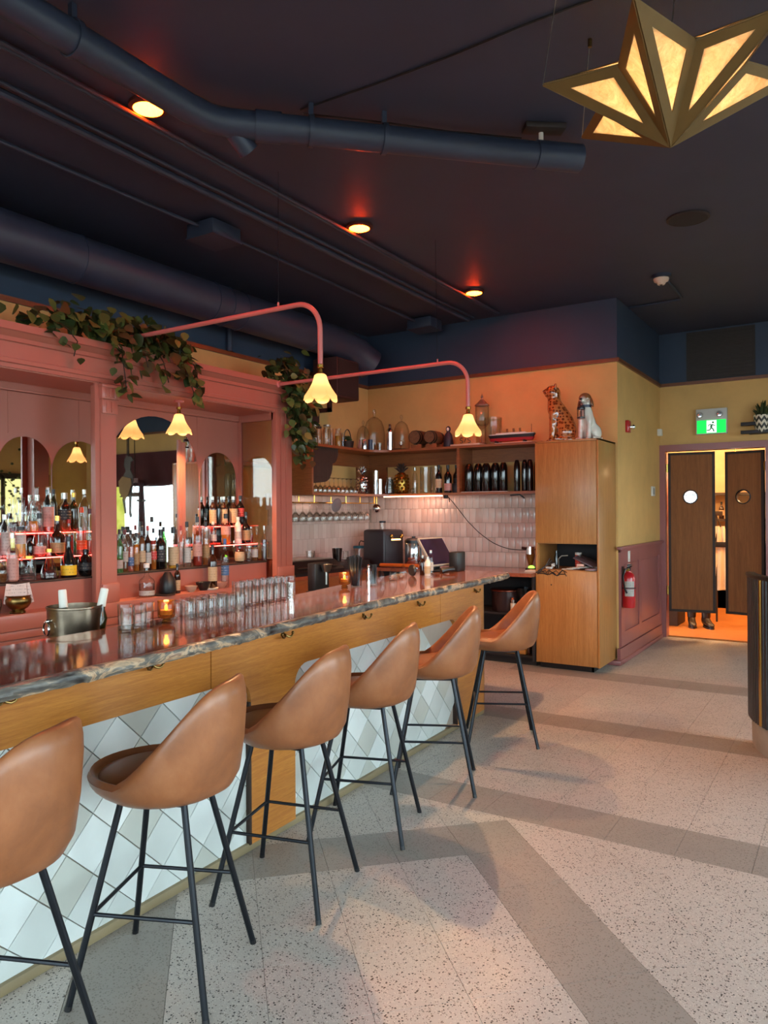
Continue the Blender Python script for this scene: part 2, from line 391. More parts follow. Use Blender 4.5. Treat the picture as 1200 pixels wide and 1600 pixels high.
# windows: frames and panes
wi = 1
def window(axis, a, b, z0, z1, c):
    global wi
    m = MB()
    def bx(u0, u1, w0, w1): m.box(c-.03, c+.03, u0, u1, w0, w1) if axis == 'y' else m.box(u0, u1, c-.03, c+.03, w0, w1)
    bx(a, a+.07, z0, z1); bx(b-.07, b, z0, z1); bx(a, b, z0, z0+.07); bx(a, b, z1-.07, z1)
    o = struct(m, 'window_%d' % wi, DARKW); wi += 1
    g = MB(); g.box(c-.004, c+.004, a+.06, b-.06, z0+.06, z1-.06) if axis == 'y' else g.box(a+.06, b-.06, c-.004, c+.004, z0+.06, z1-.06)
    g.build('pane', PANE, o); return o
for a, b in FW: window('x', a, b, .62, 2.9, YN-.05)
for a, b in RW: window('y', a, b, .62, 2.9, XE+.05)
window('x', FAR[0], FAR[1], .55, 2.55, YF+.06)
struct(MB().box(-30, 30, -30, 40, -.5, -.3), 'ground', paint('pavement', '8C8A84', .9))
# wainscot on the return wall
m = MB().box(XR, XR+.012, YB+.0, YF, 0, 1.12)
for a, b in ((YB+.0, YB+.13), (8.06, 8.16), (9.0, 9.1)): m.box(XR+.012, XR+.026, a, b, .17, 1.10)
m.box(XR+.012, XR+.0252, YB+.002, 9.098, .98, 1.098); m.box(XR+.012, XR+.0252, YB+.002, 9.098, .172, .30)
o = struct(m, 'wainscot', PINKW)
for a, b in ((YB+.15, 8.045), (8.175, 8.985)): MB().box(XR+.012, XR+.019, a, b, .315, .965, .003).build('panel', PINKW, o)
m = MB().box(XR, XR+.05, YB-.06, 9.12, 1.115, 1.145, .006); MB.box(m, XR, XR+.03, YB, 9.12, 1.09, 1.115); m.build('rail', PINKW, o)
m = MB().box(XR, XR+.03, YB-.06, 9.12, 0, .155).box(XR, XR+.045, YB-.06, 9.12, 0, .045, .008); m.box(XR-.3, XR+.045, YB-.10, YB-.03, 0, .045, .008)
struct(m, 'baseboard_return', PINKW)
# door casing
m = MB().box(-1.965, DX0, YF-.035, YF+.12, 0, DZ+.075).box(DX1, DX1+.09, YF-.035, YF+.12, 0, DZ+.075).box(DX0, DX1, YF-.035, YF+.12, DZ, DZ+.075)
struct(m, 'trim_5', PINKW)
struct(MB().box(DX1+.09, FAR[0]-.05, YF-.015, YF, 0, 1.12).box(FAR[0], XE, YF-.015, YF, 0, .55), 'trim_6', PINKW)
# kitchen passage beyond the swing doors
KW = paint('passage_wall', 'B99A72', .7)
struct(MB().box(-3.4, .53, YF+.12, 13.0, -.1, 0.0), 'floor_passage', wood('passage_floor', 'A8642C', 'C98445', (1.5, 9, 1), .4))
for nm_, b_ in (('wall_passage_end', (-3.4, .53, 12.6, 12.7, 0, 2.9)), ('ceiling_passage', (-3.4, .53, YF+.12, 12.7, 2.9, 3.0)), ('wall_passage_left', (-3.5, -3.4, YF+.12, 12.7, 0, 3)), ('wall_passage_right', (.45, .53, YF+.12, 12.6, 0, 2.9))):
    struct(MB().box(*b_), nm_, KW)

point('passage_light', (-1.2, 10.0, 2.7), 90, (1, .62, .28), .2); point('passage_light', (-2.4, 11.4, 2.6), 60, (1, .66, .34), .2); point('passage_light', (-.4, 11.6, 2.6), 50, (1, .66, .34), .2)  # second and third points added to soften the hard apron shadow
# back wall tiles: six courses of upright tiles
TILEP = [paint('blush_tile_%d' % k, c, .22, .05, 5, coat=.3) for k, c in enumerate(('D3B9AC', 'CBB0A2', 'DAC3B6'))]
tb = MB().box(-4.885, -2.59, YB-.004, YB-.0005, .9, 1.69).build('tile_bed', GROUT, wb); 
tw, th_ = .0755, .157
_tm = [MB().box(-tw/2+.0012, tw/2-.0012, -.011, -.002, -th_/2+.0012, th_/2-.0012, .0025).build('tile', t, wb, local=True) for t in TILEP]
def wall_tile(proto, loc, rz, parent):
    c = proto.copy(); COL.objects.link(c); c.parent = parent; c.location = Vector(loc)-WL[parent]; c.rotation_euler = (0, 0, rz); return c
first = [True]*3
for r in range(5):
    zc = 1.69-th_*(r+.5); off = tw/2 if r % 2 else 0
    for k in range(31):
        x = -2.62-tw*(k+.5)+off
        if x < -4.86 or x > -2.6: continue
        q = random.choice((0, 0, 1, 2)); wall_tile(_tm[q], (x, YB-.002, zc), 0, wb)
        if r == 4: pass
for t in _tm: bpy.data.objects.remove(t)
m = MB()
for r in range(5):
    zc = 1.69-th_*(r+.5); off = tw/2 if r % 2 else 0
    for k in range(24):
        y = 7.33-tw*(k+.5)+off
        if y < 5.55 or y > 7.33: continue
        m.m(random.choice((0, 0, 1, 2))).box(XL+.002, XL+.011, y-tw/2+.0012, y+tw/2-.0012, zc-th_/2+.0012, zc+th_/2-.0012)
m.cur = 3; m.box(XL, XL+.004, 5.55, YB, .9, 1.69)
o = m.build('upright_tiles', TILEP+[GROUT], wl); o['kind'] = 'stuff'
# ------------------------------------------------------------------ ceiling services
def pipe(name, pts, r, label, cat='pipe', seg=10, mat=None, group=None):
    o = MB().tube(pts, r, seg).build(name, mat or PIPE); return tag(o, label, cat, group)
for dx, lab in ((0, 'left'), (.03, 'right')):
    pipe('conduit', [(-3.145+dx, .3, 3.55), (-3.145+dx, 7.13, 3.55)], .012, 'thin navy conduit nearest the red lights, %s one of the pair' % lab)
pipe('conduit', [(-3.46, .3, 3.53), (-3.46, 7.13, 3.53)], .022, 'thicker navy pipe of the middle ceiling pair')
pipe('conduit', [(-3.40, .3, 3.545), (-3.40, 7.13, 3.545)], .012, 'thinner navy pipe beside the thick one on the ceiling')
t = thing('junction_box', (-3.88, 3.85, 3.45), 'navy square junction box on the ceiling above the bar arm lamp', 'junction box')
MB().box(-4.02, -3.76, 3.72, 4.0, 3.46, 3.56, .006).build('box', PIPE, t); MB().box(-4.025, -3.755, 3.715, 4.005, 3.45, 3.463).build('cover', PIPE, t)
t = thing('junction_box', (-3.9, 6.98, 3.45), 'navy square junction box on the ceiling close to the back wall', 'junction box')
MB().box(-4.05, -3.76, 6.85, 7.1, 3.46, 3.56, .006).build('box', PIPE, t); MB().box(-4.055, -3.755, 6.845, 7.105, 3.45, 3.463).build('cover', PIPE, t)
pipe('conduit', [(-3.95, .3, 3.55), (-3.95, 3.5, 3.55), (-3.9, 3.72, 3.53)], .013, 'navy conduit entering the near junction box from the front')
pipe('conduit', [(-3.88, 4.0, 3.53), (-3.92, 4.3, 3.55), (-3.98, 6.5, 3.55), (-3.95, 6.85, 3.53)], .013, 'navy conduit running between the two junction boxes')
# round duct with an elbow
t = thing('duct', (-2.63, 2.6, 3.36), 'round navy duct with an angled elbow under the ceiling', 'duct')
MB().tube([(-2.685, -.5, 3.44), (-2.685, 2.50, 3.44), (-2.672, 2.62, 3.44), (-2.62, 2.71, 3.44), (-2.53, 2.80, 3.44), (-1.44, 3.885, 3.44)], .068, 20).build('body', PIPE, t)
MB().tube([(-1.46, 3.86, 3.44), (-1.275, 4.04, 3.44)], .074, 20).build('end_collar', PIPE, t)
MB().tube([(-2.53, 2.80, 3.44), (-2.44, 2.89, 3.44)], .076, 20).build('collar', PIPE, t)
MB().tube([(-2.62, 2.74, 3.42), (-2.60, 2.83, 3.34)], .052, 16).build('cap', PIPE, t)
for p in ((-2.685, 1.88), (-2.33, 2.995), (-2.06, 3.265)):
    a = (0 if p[1] < 2 else radians(-45)); m = MB()
    m.lathe([(.072, -.012), (.078, -.012), (.078, .012), (.072, .012), (.072, -.012)], (0, 0, 0), 20, 'y').box(-.014, .014, -.012, .012, .07, .14)
    m.xf(Matrix.Translation((p[0], p[1], 3.44)) @ Matrix.Rotation(a, 4, 'Z')).build('strap', PIPE, t)
# big duct along the left wall
t = thing('duct', (-4.56, 3.5, 3.1), 'large round navy duct running along the left wall above the back bar', 'duct')
MB().tube([(-4.56, -1, 3.27), (-4.56, 6.2, 3.27), (-4.555, 6.4, 3.26), (-4.52, 6.6, 3.2), (-4.45, 6.75, 3.1)], .165, 24).build('body', PIPE, t)
for y in (1.6, 3.2, 4.45, 4.62, 4.8, 5.8):
    MB().lathe([(.163, -.012), (.172, -.01), (.172, .01), (.163, .012)], (-4.56, y, 3.27), 24, 'y').build('seam', PIPE, t)
pipe('conduit', [(-4.85, 5.0, 2.99), (-4.85, 5.0, 3.57)], .025, 'short navy pipe rising up the blue wall behind the right ivy')
pipe('cable', [(-2.4, 3.0, 3.572), (-1.9, 3.02, 3.572), (-1.56, 3.02, 3.572), (-1.2, 3.0, 3.572), (-.6, 3.0, 3.572), (.2, 2.96, 3.572)], .006, 'thin dark cable strung across the ceiling beside the star lamp', 'cable', 6, BLACK)
pipe('cable', [(-2.4, 3.02, 3.562), (-2.1, 3.33, 3.566), (-1.85, 3.6, 3.564), (-1.55, 3.88, 3.562)], .005, 'thin dark cable lying along the top of the angled duct', 'cable', 6, BLACK)
# red recessed lights
for y, lab in ((2.551, 'nearest'), (4.457, 'middle'), (6.373, 'farthest')):
    t = thing('recessed_light', (-3.03, y, 3.555), '%s of the three round red ceiling lights' % lab, 'ceiling light', 'red ceiling lights')
    MB().lathe([(.074, 0), (.096, .006), (.096, .025), (.074, .025), (.074, 0)], (-3.03, y, 3.556), 24).build('ring', paint('light_trim', '401515', .5), t)
    MB().lathe([(.0, -.012), (.05, -.009), (.075, .002), (.075, .018)], (-3.03, y, 3.556), 24).build('lens', REDLAMP, t)
t = thing('ceiling_speaker', (-.998, 5.627, 3.565), 'dark round speaker grille set in the ceiling', 'speaker')
MB().lathe([(.13, .0), (.145, .004), (.145, .015), (.13, .015), (.13, 0)], (-.998, 5.627, 3.565), 32).build('rim', paint('speaker_rim', '2A2022', .6), t)
MB().lathe([(0, -.002), (.13, .001), (.13, .012)], (-.998, 5.627, 3.566), 32).build('grille', paint('speaker_mesh', '241A1A', .8, bm=.6, bsc=300), t)
t = thing('smoke_detector', (-1.446, 6.873, 3.49), 'white smoke detector on a dark ceiling mount with a conduit', 'smoke detector')
MB().lathe([(.0, 0), (.03, 0), (.04, .02), (.06, .03), (.066, .045), (.066, .055), (.0, .055)], (-1.446, 6.873, 3.495), 20).build('body', paint('detector_white', 'D8BFAE', .5), t)
MB().cyl((-1.446, 6.873, 3.55), .085, .03, 20).build('mount', PIPE, t)
MB().cyl((-1.446, 6.873, 3.49), .012, .006, 10).build('sensor', BLACK, t)
pipe('conduit', [(-1.42, 6.95, 3.565), (-1.425, 7.67, 3.565), (-1.44, 7.72, 3.565), (-1.95, 7.74, 3.565)], .011, 'navy conduit from the smoke detector to the wall corner')
t = thing('track_head', (-1.42, 3.86, 3.48), 'small dark ceiling plate with a white sprinkler under it', 'sprinkler')
M_ = Matrix.Translation((-1.41, 3.85, 3.56)) @ Matrix.Rotation(radians(38), 4, 'Z')
MB().box(-.11, .11, -.045, .045, -.012, .018, .004).xf(M_).build('plate', paint('plate_brown', '2A1E1C', .6), t)
MB().cyl((-1.43, 3.86, 3.50), .013, .05, 10).build('head', WHITE, t); MB().cyl((-1.43, 3.86, 3.492), .02, .006, 12).build('deflector', CHROME, t)
t = thing('vent_grille', (-1.30, YF-.01, 3.0), 'dark brown vent panel high on the blue wall above the doors', 'vent')
GR = paint('vent_brown', '2E2523', .7)
MB().box(-1.66, -.94, YF-.012, YF, 3.0, 3.56).build('backing', GR, t)
for k in range(14): MB().box(-1.64, -.96, YF-.02, YF-.012, 3.02+k*.038, 3.04+k*.038).build('slat', GR, t)
# ------------------------------------------------------------------ back bar
XF, XK, YE0, YE1 = -4.355, -4.80, 5.06, 5.28
bb = thing('back_bar', (-4.5, 3.4, 0), 'pink painted back bar with cornice, pilasters and arched mirrors', 'back bar')
ZL, ZS = .89, 1.07
P1a, P1b, P0a, P0b = 3.19, 3.37, 1.36, 1.54            # pilaster spans along y
m = MB().box(XL, XF+.01, 1.3, YE1, 0, .60).box(XL, XF-.02, 1.3, YE1, .60, .80).box(XL, XF+.01, 1.3, YE1, .70, .735, .006).box(XL, XF+.025, 1.3, YE1, .735, .79, .01)
m.box(XL, XF+.035, 1.3, YE1, .79, ZL, .006)
m.build('base_cabinet', PINK, bb)
for a, b in ((P0b, YE0),):
    MB().box(XL, -4.475, a, b, ZL, ZS-.012).build('riser', PINK, bb)
    MB().box(XL, -4.465, a, b, ZS-.012, ZS, .003).build('bottle_step', DARKW, bb)
    MB().box(XL+.01, XK-.012, a, b, ZS, 2.43).build('back_panel', PINK, bb)
    m = MB().box(XK-.012, XK+.008, a, b, 2.335, 2.43).box(XK-.012, XK+.016, a, b, 2.335, 2.352, .004).build('frieze', PINK, bb)
for y in (1.9, 2.42, 2.86, 3.40, 4.56):
    MB().box(XK-.0125, XK-.008, y-.004, y+.004, 2.05, 2.335).build('panel_strip', PINK, bb)
def pilaster(a, b, name='pilaster'):
    m = MB().box(XF-.115, XF-.03, a+.06, b, ZL, 2.44); mid = (a+b)/2
    m.box(XF-.03, XF, a+.055, b, ZL, 2.44).box(XF-.03, XF-.012, a+.02, a+.055, ZL, 2.44)
    o = m.build(name, PINK, bb)
    MB().box(XF-.02, XF+.022, a+.05, b+.006, ZL, 1.02, .006).build('plinth', PINK, o)
    m = MB().box(XF-.02, XF+.016, a+.06, b+.004, 2.19, 2.29, .004).box(XF-.02, XF+.026, a+.05, b+.01, 2.29, 2.385, .004).box(XF-.02, XF+.034, a+.045, b+.016, 2.37, 2.39, .004)
    for k in range(3): m.box(XF+.02, XF+.031, a+.075+k*.035, a+.095+k*.035, 2.30, 2.36, .003)
    m.box(XF+.01, XF+.022, a+.09, a+.11, 2.2, 2.275).box(XF+.01, XF+.022, a+.13, a+.15, 2.2, 2.275)
    m.build('capital', PINK, o)
pilaster(P0a, P0b); pilaster(P1a, P1b)
m = MB().box(XF-.05, XF, YE0+.0, YE1, ZL, 2.44).box(XL, XF-.05, YE1-.03, YE1, ZL, ZS)
m.box(XF, XF+.008, YE0+.06, YE0+.09, 1.02, 2.40).box(XF, XF+.008, YE0+.13, YE0+.16, 1.02, 2.40).box(XF-.02, XF+.012, YE0-.012, YE0+.02, ZL, 2.42)
o = m.build('pilaster', PINK, bb); MB().box(XF-.02, XF+.02, YE0+.0, YE1+.006, ZL, 1.02, .006).build('plinth', PINK, o)
# end wall of the right bay; tinted clear pane stands in for mirror reflections
m = MB().box(XK-.012, XF, YE0, YE0+.02, 2.33, 2.43).box(XK-.012, XK+.03, YE0-.004, YE0+.02, ZS, 2.43).box(XF-.03, XF-.002, YE0-.003, YE0+.02, ZS, 2.43)
m.build('end_frame', PINK, bb)
MB().box(XK+.03, XF-.03, YE0+.006, YE0+.012, ZS, 2.33).build('pane', glassy('mirror_tint_pane', (.86, .78, .68), .03, .01), bb)
# cornice
m = MB()
prof = [(XL, 2.40), (XF+.005, 2.40), (XF+.005, 2.425), (XF+.016, 2.43), (XF+.016, 2.455), (XF+.008, 2.46), (XF+.008, 2.555), (XF+.022, 2.56), (XF+.022, 2.585), (XF+.03, 2.59), (XF+.05, 2.615), (XF+.062, 2.62), (XF+.062, 2.665), (XL, 2.665)]
m.prism(prof, 'xz', 1.3, YE1+.02); m.build('cornice', PINK, bb, sharp=20)
MB().box(XL+.01, XF-.01, 1.3, YE1, 2.392, 2.402).build('soffit', PINK, bb)
# arched mirrors
def arch(y0, y1, z0, ztop, edge=.012):
    r = (y1-y0)/2; cy = (y0+y1)/2; zc = ztop-r
    pts = [(y0, z0), (y1, z0)]+[(cy+r*cos(a), zc+r*sin(a)) for a in [pi*k/20 for k in range(21)]]
    MB().prism(pts, 'yz', XK-.012, XK-.004, .003).build('mirror', MIRROR, bb, sharp=8)
for y0, y1, zt in ((1.56, 1.95, 2.03), (2.0, 2.39, 2.03), (2.42, 2.78, 2.03), (2.785, 3.168, 2.035), (3.176, 3.62, 2.035)):
    arch(y0, y1, ZS+.005, zt)
arch(3.632, 4.564, ZS+.005, 2.29); arch(4.582, 5.018, ZS+.005, 2.04)
m = MB().box(XK-.004, XK+.012, 4.36, 4.40, ZS, 2.1).box(XK-.004, XK+.008, 4.33, 4.36, ZS, 2.12); m.build('post', PINK, bb)  # pink strips modelled over the large mirror in place of a reflection
# glass tiers with red strip lights
for a, b, zz in ((P0b, 3.46, 1.21), (4.45, YE0-.01, 1.222)):
    o = MB().box(XK, -4.575, a+.005, b-.005, zz-.004, zz+.004).build('glass_shelf', GLASSK, bb); MB().box(-4.576, -4.566, a+.005, b-.005, zz-.003, zz+.004).build('led_strip', LEDRED, o)
for a, b, zz in ((P0b, 3.46, 1.372), (4.62, YE0-.01, 1.382)):
    o = MB().box(XK, -4.685, a+.005, b-.005, zz-.004, zz+.004).build('glass_shelf', GLASSK, bb); MB().box(-4.686, -4.676, a+.005, b-.005, zz-.003, zz+.004).build('led_strip', LEDRED, o)
# pale pipe loop on the wall seen through the end pane
tag(MB().tube([(-4.87, 5.12, 1.0), (-4.87, 5.12, 1.93), (-4.87, 5.15, 1.965), (-4.87, 5.9, 1.965)], .025, 10).build('wall_pipe', paint('pale_pipe', 'C7A883', .5)), 'pale painted pipe loop on the wall behind the end pane', 'pipe')
# ------------------------------------------------------------------ front bar
def BX(y, d=0): return -2.255-.0253*(y-1)+d
SH = Matrix(((1, -.0253, 0, -2.255+.0253), (0, 1, 0, 0), (0, 0, 1, 0), (0, 0, 0, 1)))   # bar frame: x = distance in front of the face
bar = thing('bar', (-2.4, 3.0, 0), 'long oak fronted bar with white diamond tiles and a marble counter', 'bar')
def bmb(m, name, mat, parent=None, sharp=35): return m.xf(SH).build(name, mat, parent or bar, sharp)
bmb(MB().box(-.10, -.012, -.3, 5.02, 0, .965), 'carcass', GROUT)
# oak fascia boards with rounded openings over the tile bays
def corner(cy, cz, r, a0, a1, n=6): return [(cy+r*cos(a0+(a1-a0)*k/n), cz+r*sin(a0+(a1-a0)*k/n)) for k in range(n+1)]
ZA = .768
bmb(MB().prism([(-.3, ZA), (2.213, ZA), (2.213, .975), (-.3, .975)], 'yz', -.012, .02, .002), 'fascia_board', OAKH)
R = .10
poly = [(2.217, ZA)]+[(2.46-R+R*sin(t), ZA-R+R*cos(t)) for t in [pi/2*k/6 for k in range(7)]]+[(2.46, .03), (2.775, .03)]+[(2.775+R-R*cos(t), ZA-R+R*sin(t)) for t in [pi/2*k/6 for k in range(7)]]+[(4.328, ZA), (4.328, .975), (2.217, .975)]
bmb(MB().prism(poly, 'yz', -.012, .02), 'fascia_board', OAKH)
poly = [(4.332, ZA), (4.44, ZA)]+[(4.585-R+R*sin(t), ZA-R+R*cos(t)) for t in [pi/2*k/6 for k in range(7)]]+[(4.585, .03), (5.04, .03), (5.04, .975), (4.332, .975)]
bmb(MB().prism(poly, 'yz', -.012, .02), 'fascia_board', OAKH)
for y in (2.446, 4.572): bmb(MB().box(-.012, .021, y, y+.0135, .03, .66), 'edge_strip', DARKW)
bmb(MB().box(-.62, .02, 5.025, 5.045, .03, .965), 'end_panel', OAKV)
bmb(MB().box(-.02, .017, -.3, 5.05, 0, .036, .004), 'base_rail', paint('base_rail_tan', '8A7A5C', .5))
TW = [paint('white_tile_%d' % k, c, .16, .05, 4, coat=.4) for k, c in enumerate(('DCE2DF', 'CED4D0', 'C0C3BA', 'E4E8E4'))]
g = .2125
for i in range(-8, 20):
    for j in range(-3, 22):
        s1 = 2.097+g*(i-7); t1 = 1.205+g*(j-7)
        P = [((s+t)/2, (s-t)/2) for s, t in ((s1, t1), (s1+g, t1), (s1+g, t1+g), (s1, t1+g))]
        for a, b in ((.55, 2.459), (2.776, 4.5845)):
            q = clip(clip(clip(clip(P, 1, 0, b), -1, 0, -a), 0, 1, .80), 0, -1, -.03)
            if len(q) < 3 or parea(q) < .0006: continue
            k = 0 if (i+2*j) % 4 == 0 else (2 if (i+j) % 3 == 0 else (3 if (i*7+j*3) % 5 == 0 else 1))
            bmb(MB().prism(shrink(q, .0016), 'yz', -.012, -.001+.0012*random.random(), .0015), 'tile', TW[k])
# marble counter with a live edge
outer = [(-.3, -1.955), (.5, -1.985), (1.166, -2.01), (1.913, -2.054), (3.02, -2.176), (3.85, -2.226), (4.6, -2.245), (5.2, -2.26), (5.36, -2.275), (5.43, -2.31), (5.46, -2.38)]
inner = [(5.47, -3.06), (4.117, -2.906), (3.32, -2.76), (2.07, -2.662), (1.53, -2.636), (-.3, -2.60)]
ctr = MB().prism([(x, y) for y, x in outer+inner], 'xy', .985, 1.02).build('countertop', STONE, bar)
m = MB(); prev = None; vs = []; fs = []; rnd = random.Random(3); n = 0
for (y0, x0), (y1, x1) in zip(outer[:-1], outer[1:]):
    st = max(2, int(sqrt((y1-y0)**2+(x1-x0)**2)/.022))
    for k in range(st):
        t = k/st; y = y0+(y1-y0)*t; x = x0+(x1-x0)*t; e = .004*sin(y*9.3)+.003*sin(y*23+1)+rnd.uniform(-.002, .002)
        nx, ny = (y1-y0), -(x1-x0); L = sqrt(nx*nx+ny*ny); nx /= L; ny /= L
        for d, z in ((-.02, 1.0203), (0.0+e, 1.0203), (.007+e+rnd.uniform(0, .006), 1.008), (.010+e+rnd.uniform(0, .006), .992), (.003+e, .978+rnd.uniform(-.003, .003)), (-.03, .980)):
            vs.append((x+nx*d, y+ny*d, z))
        n += 1
for i in range(n-1): fs += [(i*6+k, i*6+k+1, i*6+7+k, i*6+6+k) for k in range(5)]
m.add(vs, fs).build('live_edge', STONEE, ctr, sharp=50)
MB().prism([(x-.035, y-.02 if y > 5 else y) for y, x in outer]+[(x+.03, y) for y, x in inner], 'xy', .968, .985).build('subtop', paint('subtop_grey', '6B665C', .6), bar)
for k, y in enumerate((1.30, 1.892, 2.686, 3.386, 4.017, 4.876)):
    m = MB().tube([(0, -.001, 0), (.012, -.001, -.004), (.02, 0, -.006)], .006, 8).box(-.001, .003, -.009, .009, -.012, .012)
    for sg in (-1, 1):
        m.tube([(.016, 0, -.004), (.022, sg*.008, -.012), (.026, sg*.02, -.016), (.028, sg*.033, -.012), (.029, sg*.039, -.002)], .0045, 8).ball((.029, sg*.040, .002), .0075, 8, 6)
    m.xf(SH @ Matrix.Translation((.021, y, .932))); h = m.build('purse_hook', BRASSD, bar)
# ------------------------------------------------------------------ bar stools
def make_stool():
    t = thing('bar_stool', (0, 0, 0), '', 'stool', 'tan bar stools along the bar')
    N = 40; vs = []; fs = []
    def rimz(a): c = cos(a); s = max(0, (.30-c)/1.30); q = s**1.22; return .688+.285*(q-.2*q**5)/.8
    def ring(rx, ry, z, ox=0, pull=0): return [(ox+rx*cos(2*pi*k/N)*(1-pull*max(0, (.3-cos(2*pi*k/N))/1.3)**4), ry*sin(2*pi*k/N), z(2*pi*k/N) if callable(z) else z) for k in range(N)]
    R_ = [ring(.03, .03, .592), ring(.13, .12, .594), ring(.175, .165, .603), ring(.212, .20, .625, -.005),
          ring(.232, .218, lambda a: .64+.09*(rimz(a)-.688), -.008), ring(.245, .229, lambda a: .655+.40*(rimz(a)-.688), -.010),
          ring(.254, .232, lambda a: .672+.75*(rimz(a)-.688), -.012, .01), ring(.255, .230, lambda a: .672+.9*(rimz(a)-.688), -.014, .035), ring(.254, .226, lambda a: rimz(a)-.008, -.016, .085), ring(.250, .220, lambda a: rimz(a), -.016, .12),
          ring(.242, .212, lambda a: rimz(a)-.002, -.015, .14), ring(.236, .206, lambda a: rimz(a)-.014, -.014, .13), ring(.226, .200, lambda a: .672+.62*(rimz(a)-.688), -.008),
          ring(.212, .192, lambda a: .668+.25*(rimz(a)-.688), -.002)]
    for r in R_: vs += r
    for i in range(len(R_)-1): fs += [(i*N+k, i*N+(k+1) % N, (i+1)*N+(k+1) % N, (i+1)*N+k) for k in range(N)]
    fs.append(tuple(range(N)))
    MB().add(vs, fs).build('shell', LEATHER, t, 60, local=True)
    vs = []; fs = []; R_ = [ring(.218, .197, lambda a: .664+.27*(rimz(a)-.688), -.003), ring(.205, .186, lambda a: .674+.18*(rimz(a)-.688), 0), ring(.15, .14, .686, .01), ring(.07, .06, .690, .01), ring(.005, .005, .691, .01)]
    for r in R_: vs += r
    for i in range(len(R_)-1): fs += [(i*N+k, i*N+(k+1) % N, (i+1)*N+(k+1) % N, (i+1)*N+k) for k in range(N)]
    MB().add(vs, fs).build('seat_pad', LEATHERD, t, 60, local=True)
    MB().box(-.10, .10, -.09, .09, .582, .594, .004).build('mounting_plate', BLKM, t, local=True)
    def lp(sx, sy, z): k = 1-z/.595; return (sx*(.105+.115*k), sy*(.095+.115*k), z)
    for sx in (1, -1):
        for sy in (1, -1):
            l = MB().tube([lp(sx, sy, .596), lp(sx, sy, .012)], .0105, 10).build('leg', BLKM, t, local=True)
            MB().tube([lp(sx, sy, .014), lp(sx, sy, 0)], .0112, 10).build('foot', BLACK, l, local=True)
    for a, b in (((1, 1), (1, -1)), ((1, 1), (-1, 1)), ((1, -1), (-1, -1))):
        MB().tube([lp(*a, .268), lp(*b, .268)], .0065, 8).build('footrest', BLKM, t, local=True)
    return t
st = make_stool()
spots = [(-1.905, 1.04, -157), (-1.901, 1.654, -156.5), (-1.927, 2.293, -165), (-1.985, 2.944, -160.5), (-1.985, 3.623, -153.5), (-1.99, 4.545, -153)]
nm = ['tan leather bar stool cut off by the left edge of the picture', 'second tan leather bar stool from the camera, between hooks and diamond tiles', 'third tan leather bar stool, standing before the first oak pilaster',
      'fourth tan leather bar stool counted from the camera', 'fifth tan leather bar stool, overlapping the end of the tiled front', 'farthest tan leather bar stool, in front of the open dark shelves']
for k, (x, y, a) in enumerate(spots):
    o = st if k == 0 else copy_tree(st)
    o.location = (x, y, 0); o.rotation_euler = (0, 0, radians(a)); o['label'] = nm[k]
# ------------------------------------------------------------------ tulip lamps
def petal_shade(c, parent, r=.1, h=.165):
    N = 60; prof = [(.022, 0), (.036, -.012), (.040, -.028), (.050, -.06), (.068, -.098), (.086, -.13), (.097, -.152), (.100, -.165)]
    vs = []; fs = []
    for side in (0, 1):
        for i, (rr, z) in enumerate(prof):
            w = (i/(len(prof)-1))**2.2
            for k in range(N):
                a = 2*pi*k/N; lobe = abs(cos(3*a)); e = 1-lobe**.55 if lobe > 0 else 1
                q = (rr-(.003 if side else 0))*r/.1*(1+.06*w*(lobe-.5)); zz = z*h/.165+w*.034*e
                vs.append((c[0]+q*cos(a), c[1]+q*sin(a), c[2]+zz))
    n = len(prof)
    for side in (0, 1):
        for i in range(n-1):
            for k in range(N): fs.append(tuple(side*n*N+x for x in (i*N+k, i*N+(k+1) % N, (i+1)*N+(k+1) % N, (i+1)*N+k)))
    for k in range(N): fs.append(((n-1)*N+k, (n-1)*N+(k+1) % N, n*N+(n-1)*N+(k+1) % N, n*N+(n-1)*N+k))
    o = MB().add(vs, fs).build('lamp_shade', SHADE, parent, 60); return o
def lamp_head(x, y, z, t, power):
    """z = top of the socket"""
    m = MB().lathe([(.012, 0), (.02, -.004), (.02, -.02), (.013, -.024), (.016, -.05), (.026, -.056), (.026, -.066), (.0, -.066)], (x, y, z), 14)
    m.build('socket', BRASS, t); petal_shade((x, y, z-.055), t)
    MB().lathe([(.0, -.152), (.022, -.147), (.03, -.13), (.026, -.105), (.014, -.085), (.012, -.066)], (x, y, z), 14).build('bulb', BULB, t)
    spot('lamp_glow', (x, y, z-.175), power*2.1, (1, .56, .26), .02, 145, t)
ARM = paint('coral_pipe', 'C4706A', .35, .04, coat=.2)
def arm_lamp(y, z, x0, x1, zl, wire_x, wire_top, label, power):
    t = thing('arm_lamp', (x0, y, z), label, 'lamp'); r = .17
    pts = [(x0, y, z), (x1-r, y, z)]+[(x1-r+r*sin(a), y, z-r+r*cos(a)) for a in [pi/2*k/10 for k in range(1, 11)]]+[(x1, y, zl)]
    MB().tube(pts, .0155, 12).build('arm', ARM, t)
    MB().lathe([(.03, 0), (.03, .012), (.02, .02)], (x0, y, z), 12, 'x').build('wall_flange', ARM, t)
    MB().tube([(wire_x, y, z+.012), (wire_top[0], wire_top[1], 3.58)], .0018, 5).build('wire', BLKM, t)
    MB().cyl((wire_x, y, z+.008), .006, .03, 8).build('wire_clip', ARM, t)
    lamp_head(x1, y, zl, t, power); return t
arm_lamp(3.5, 2.752, -4.38, -2.665, 2.375, -2.985, (-2.96, 3.48), 'coral pipe arm lamp with tulip shade, nearer the camera, out of the ivy', 17)
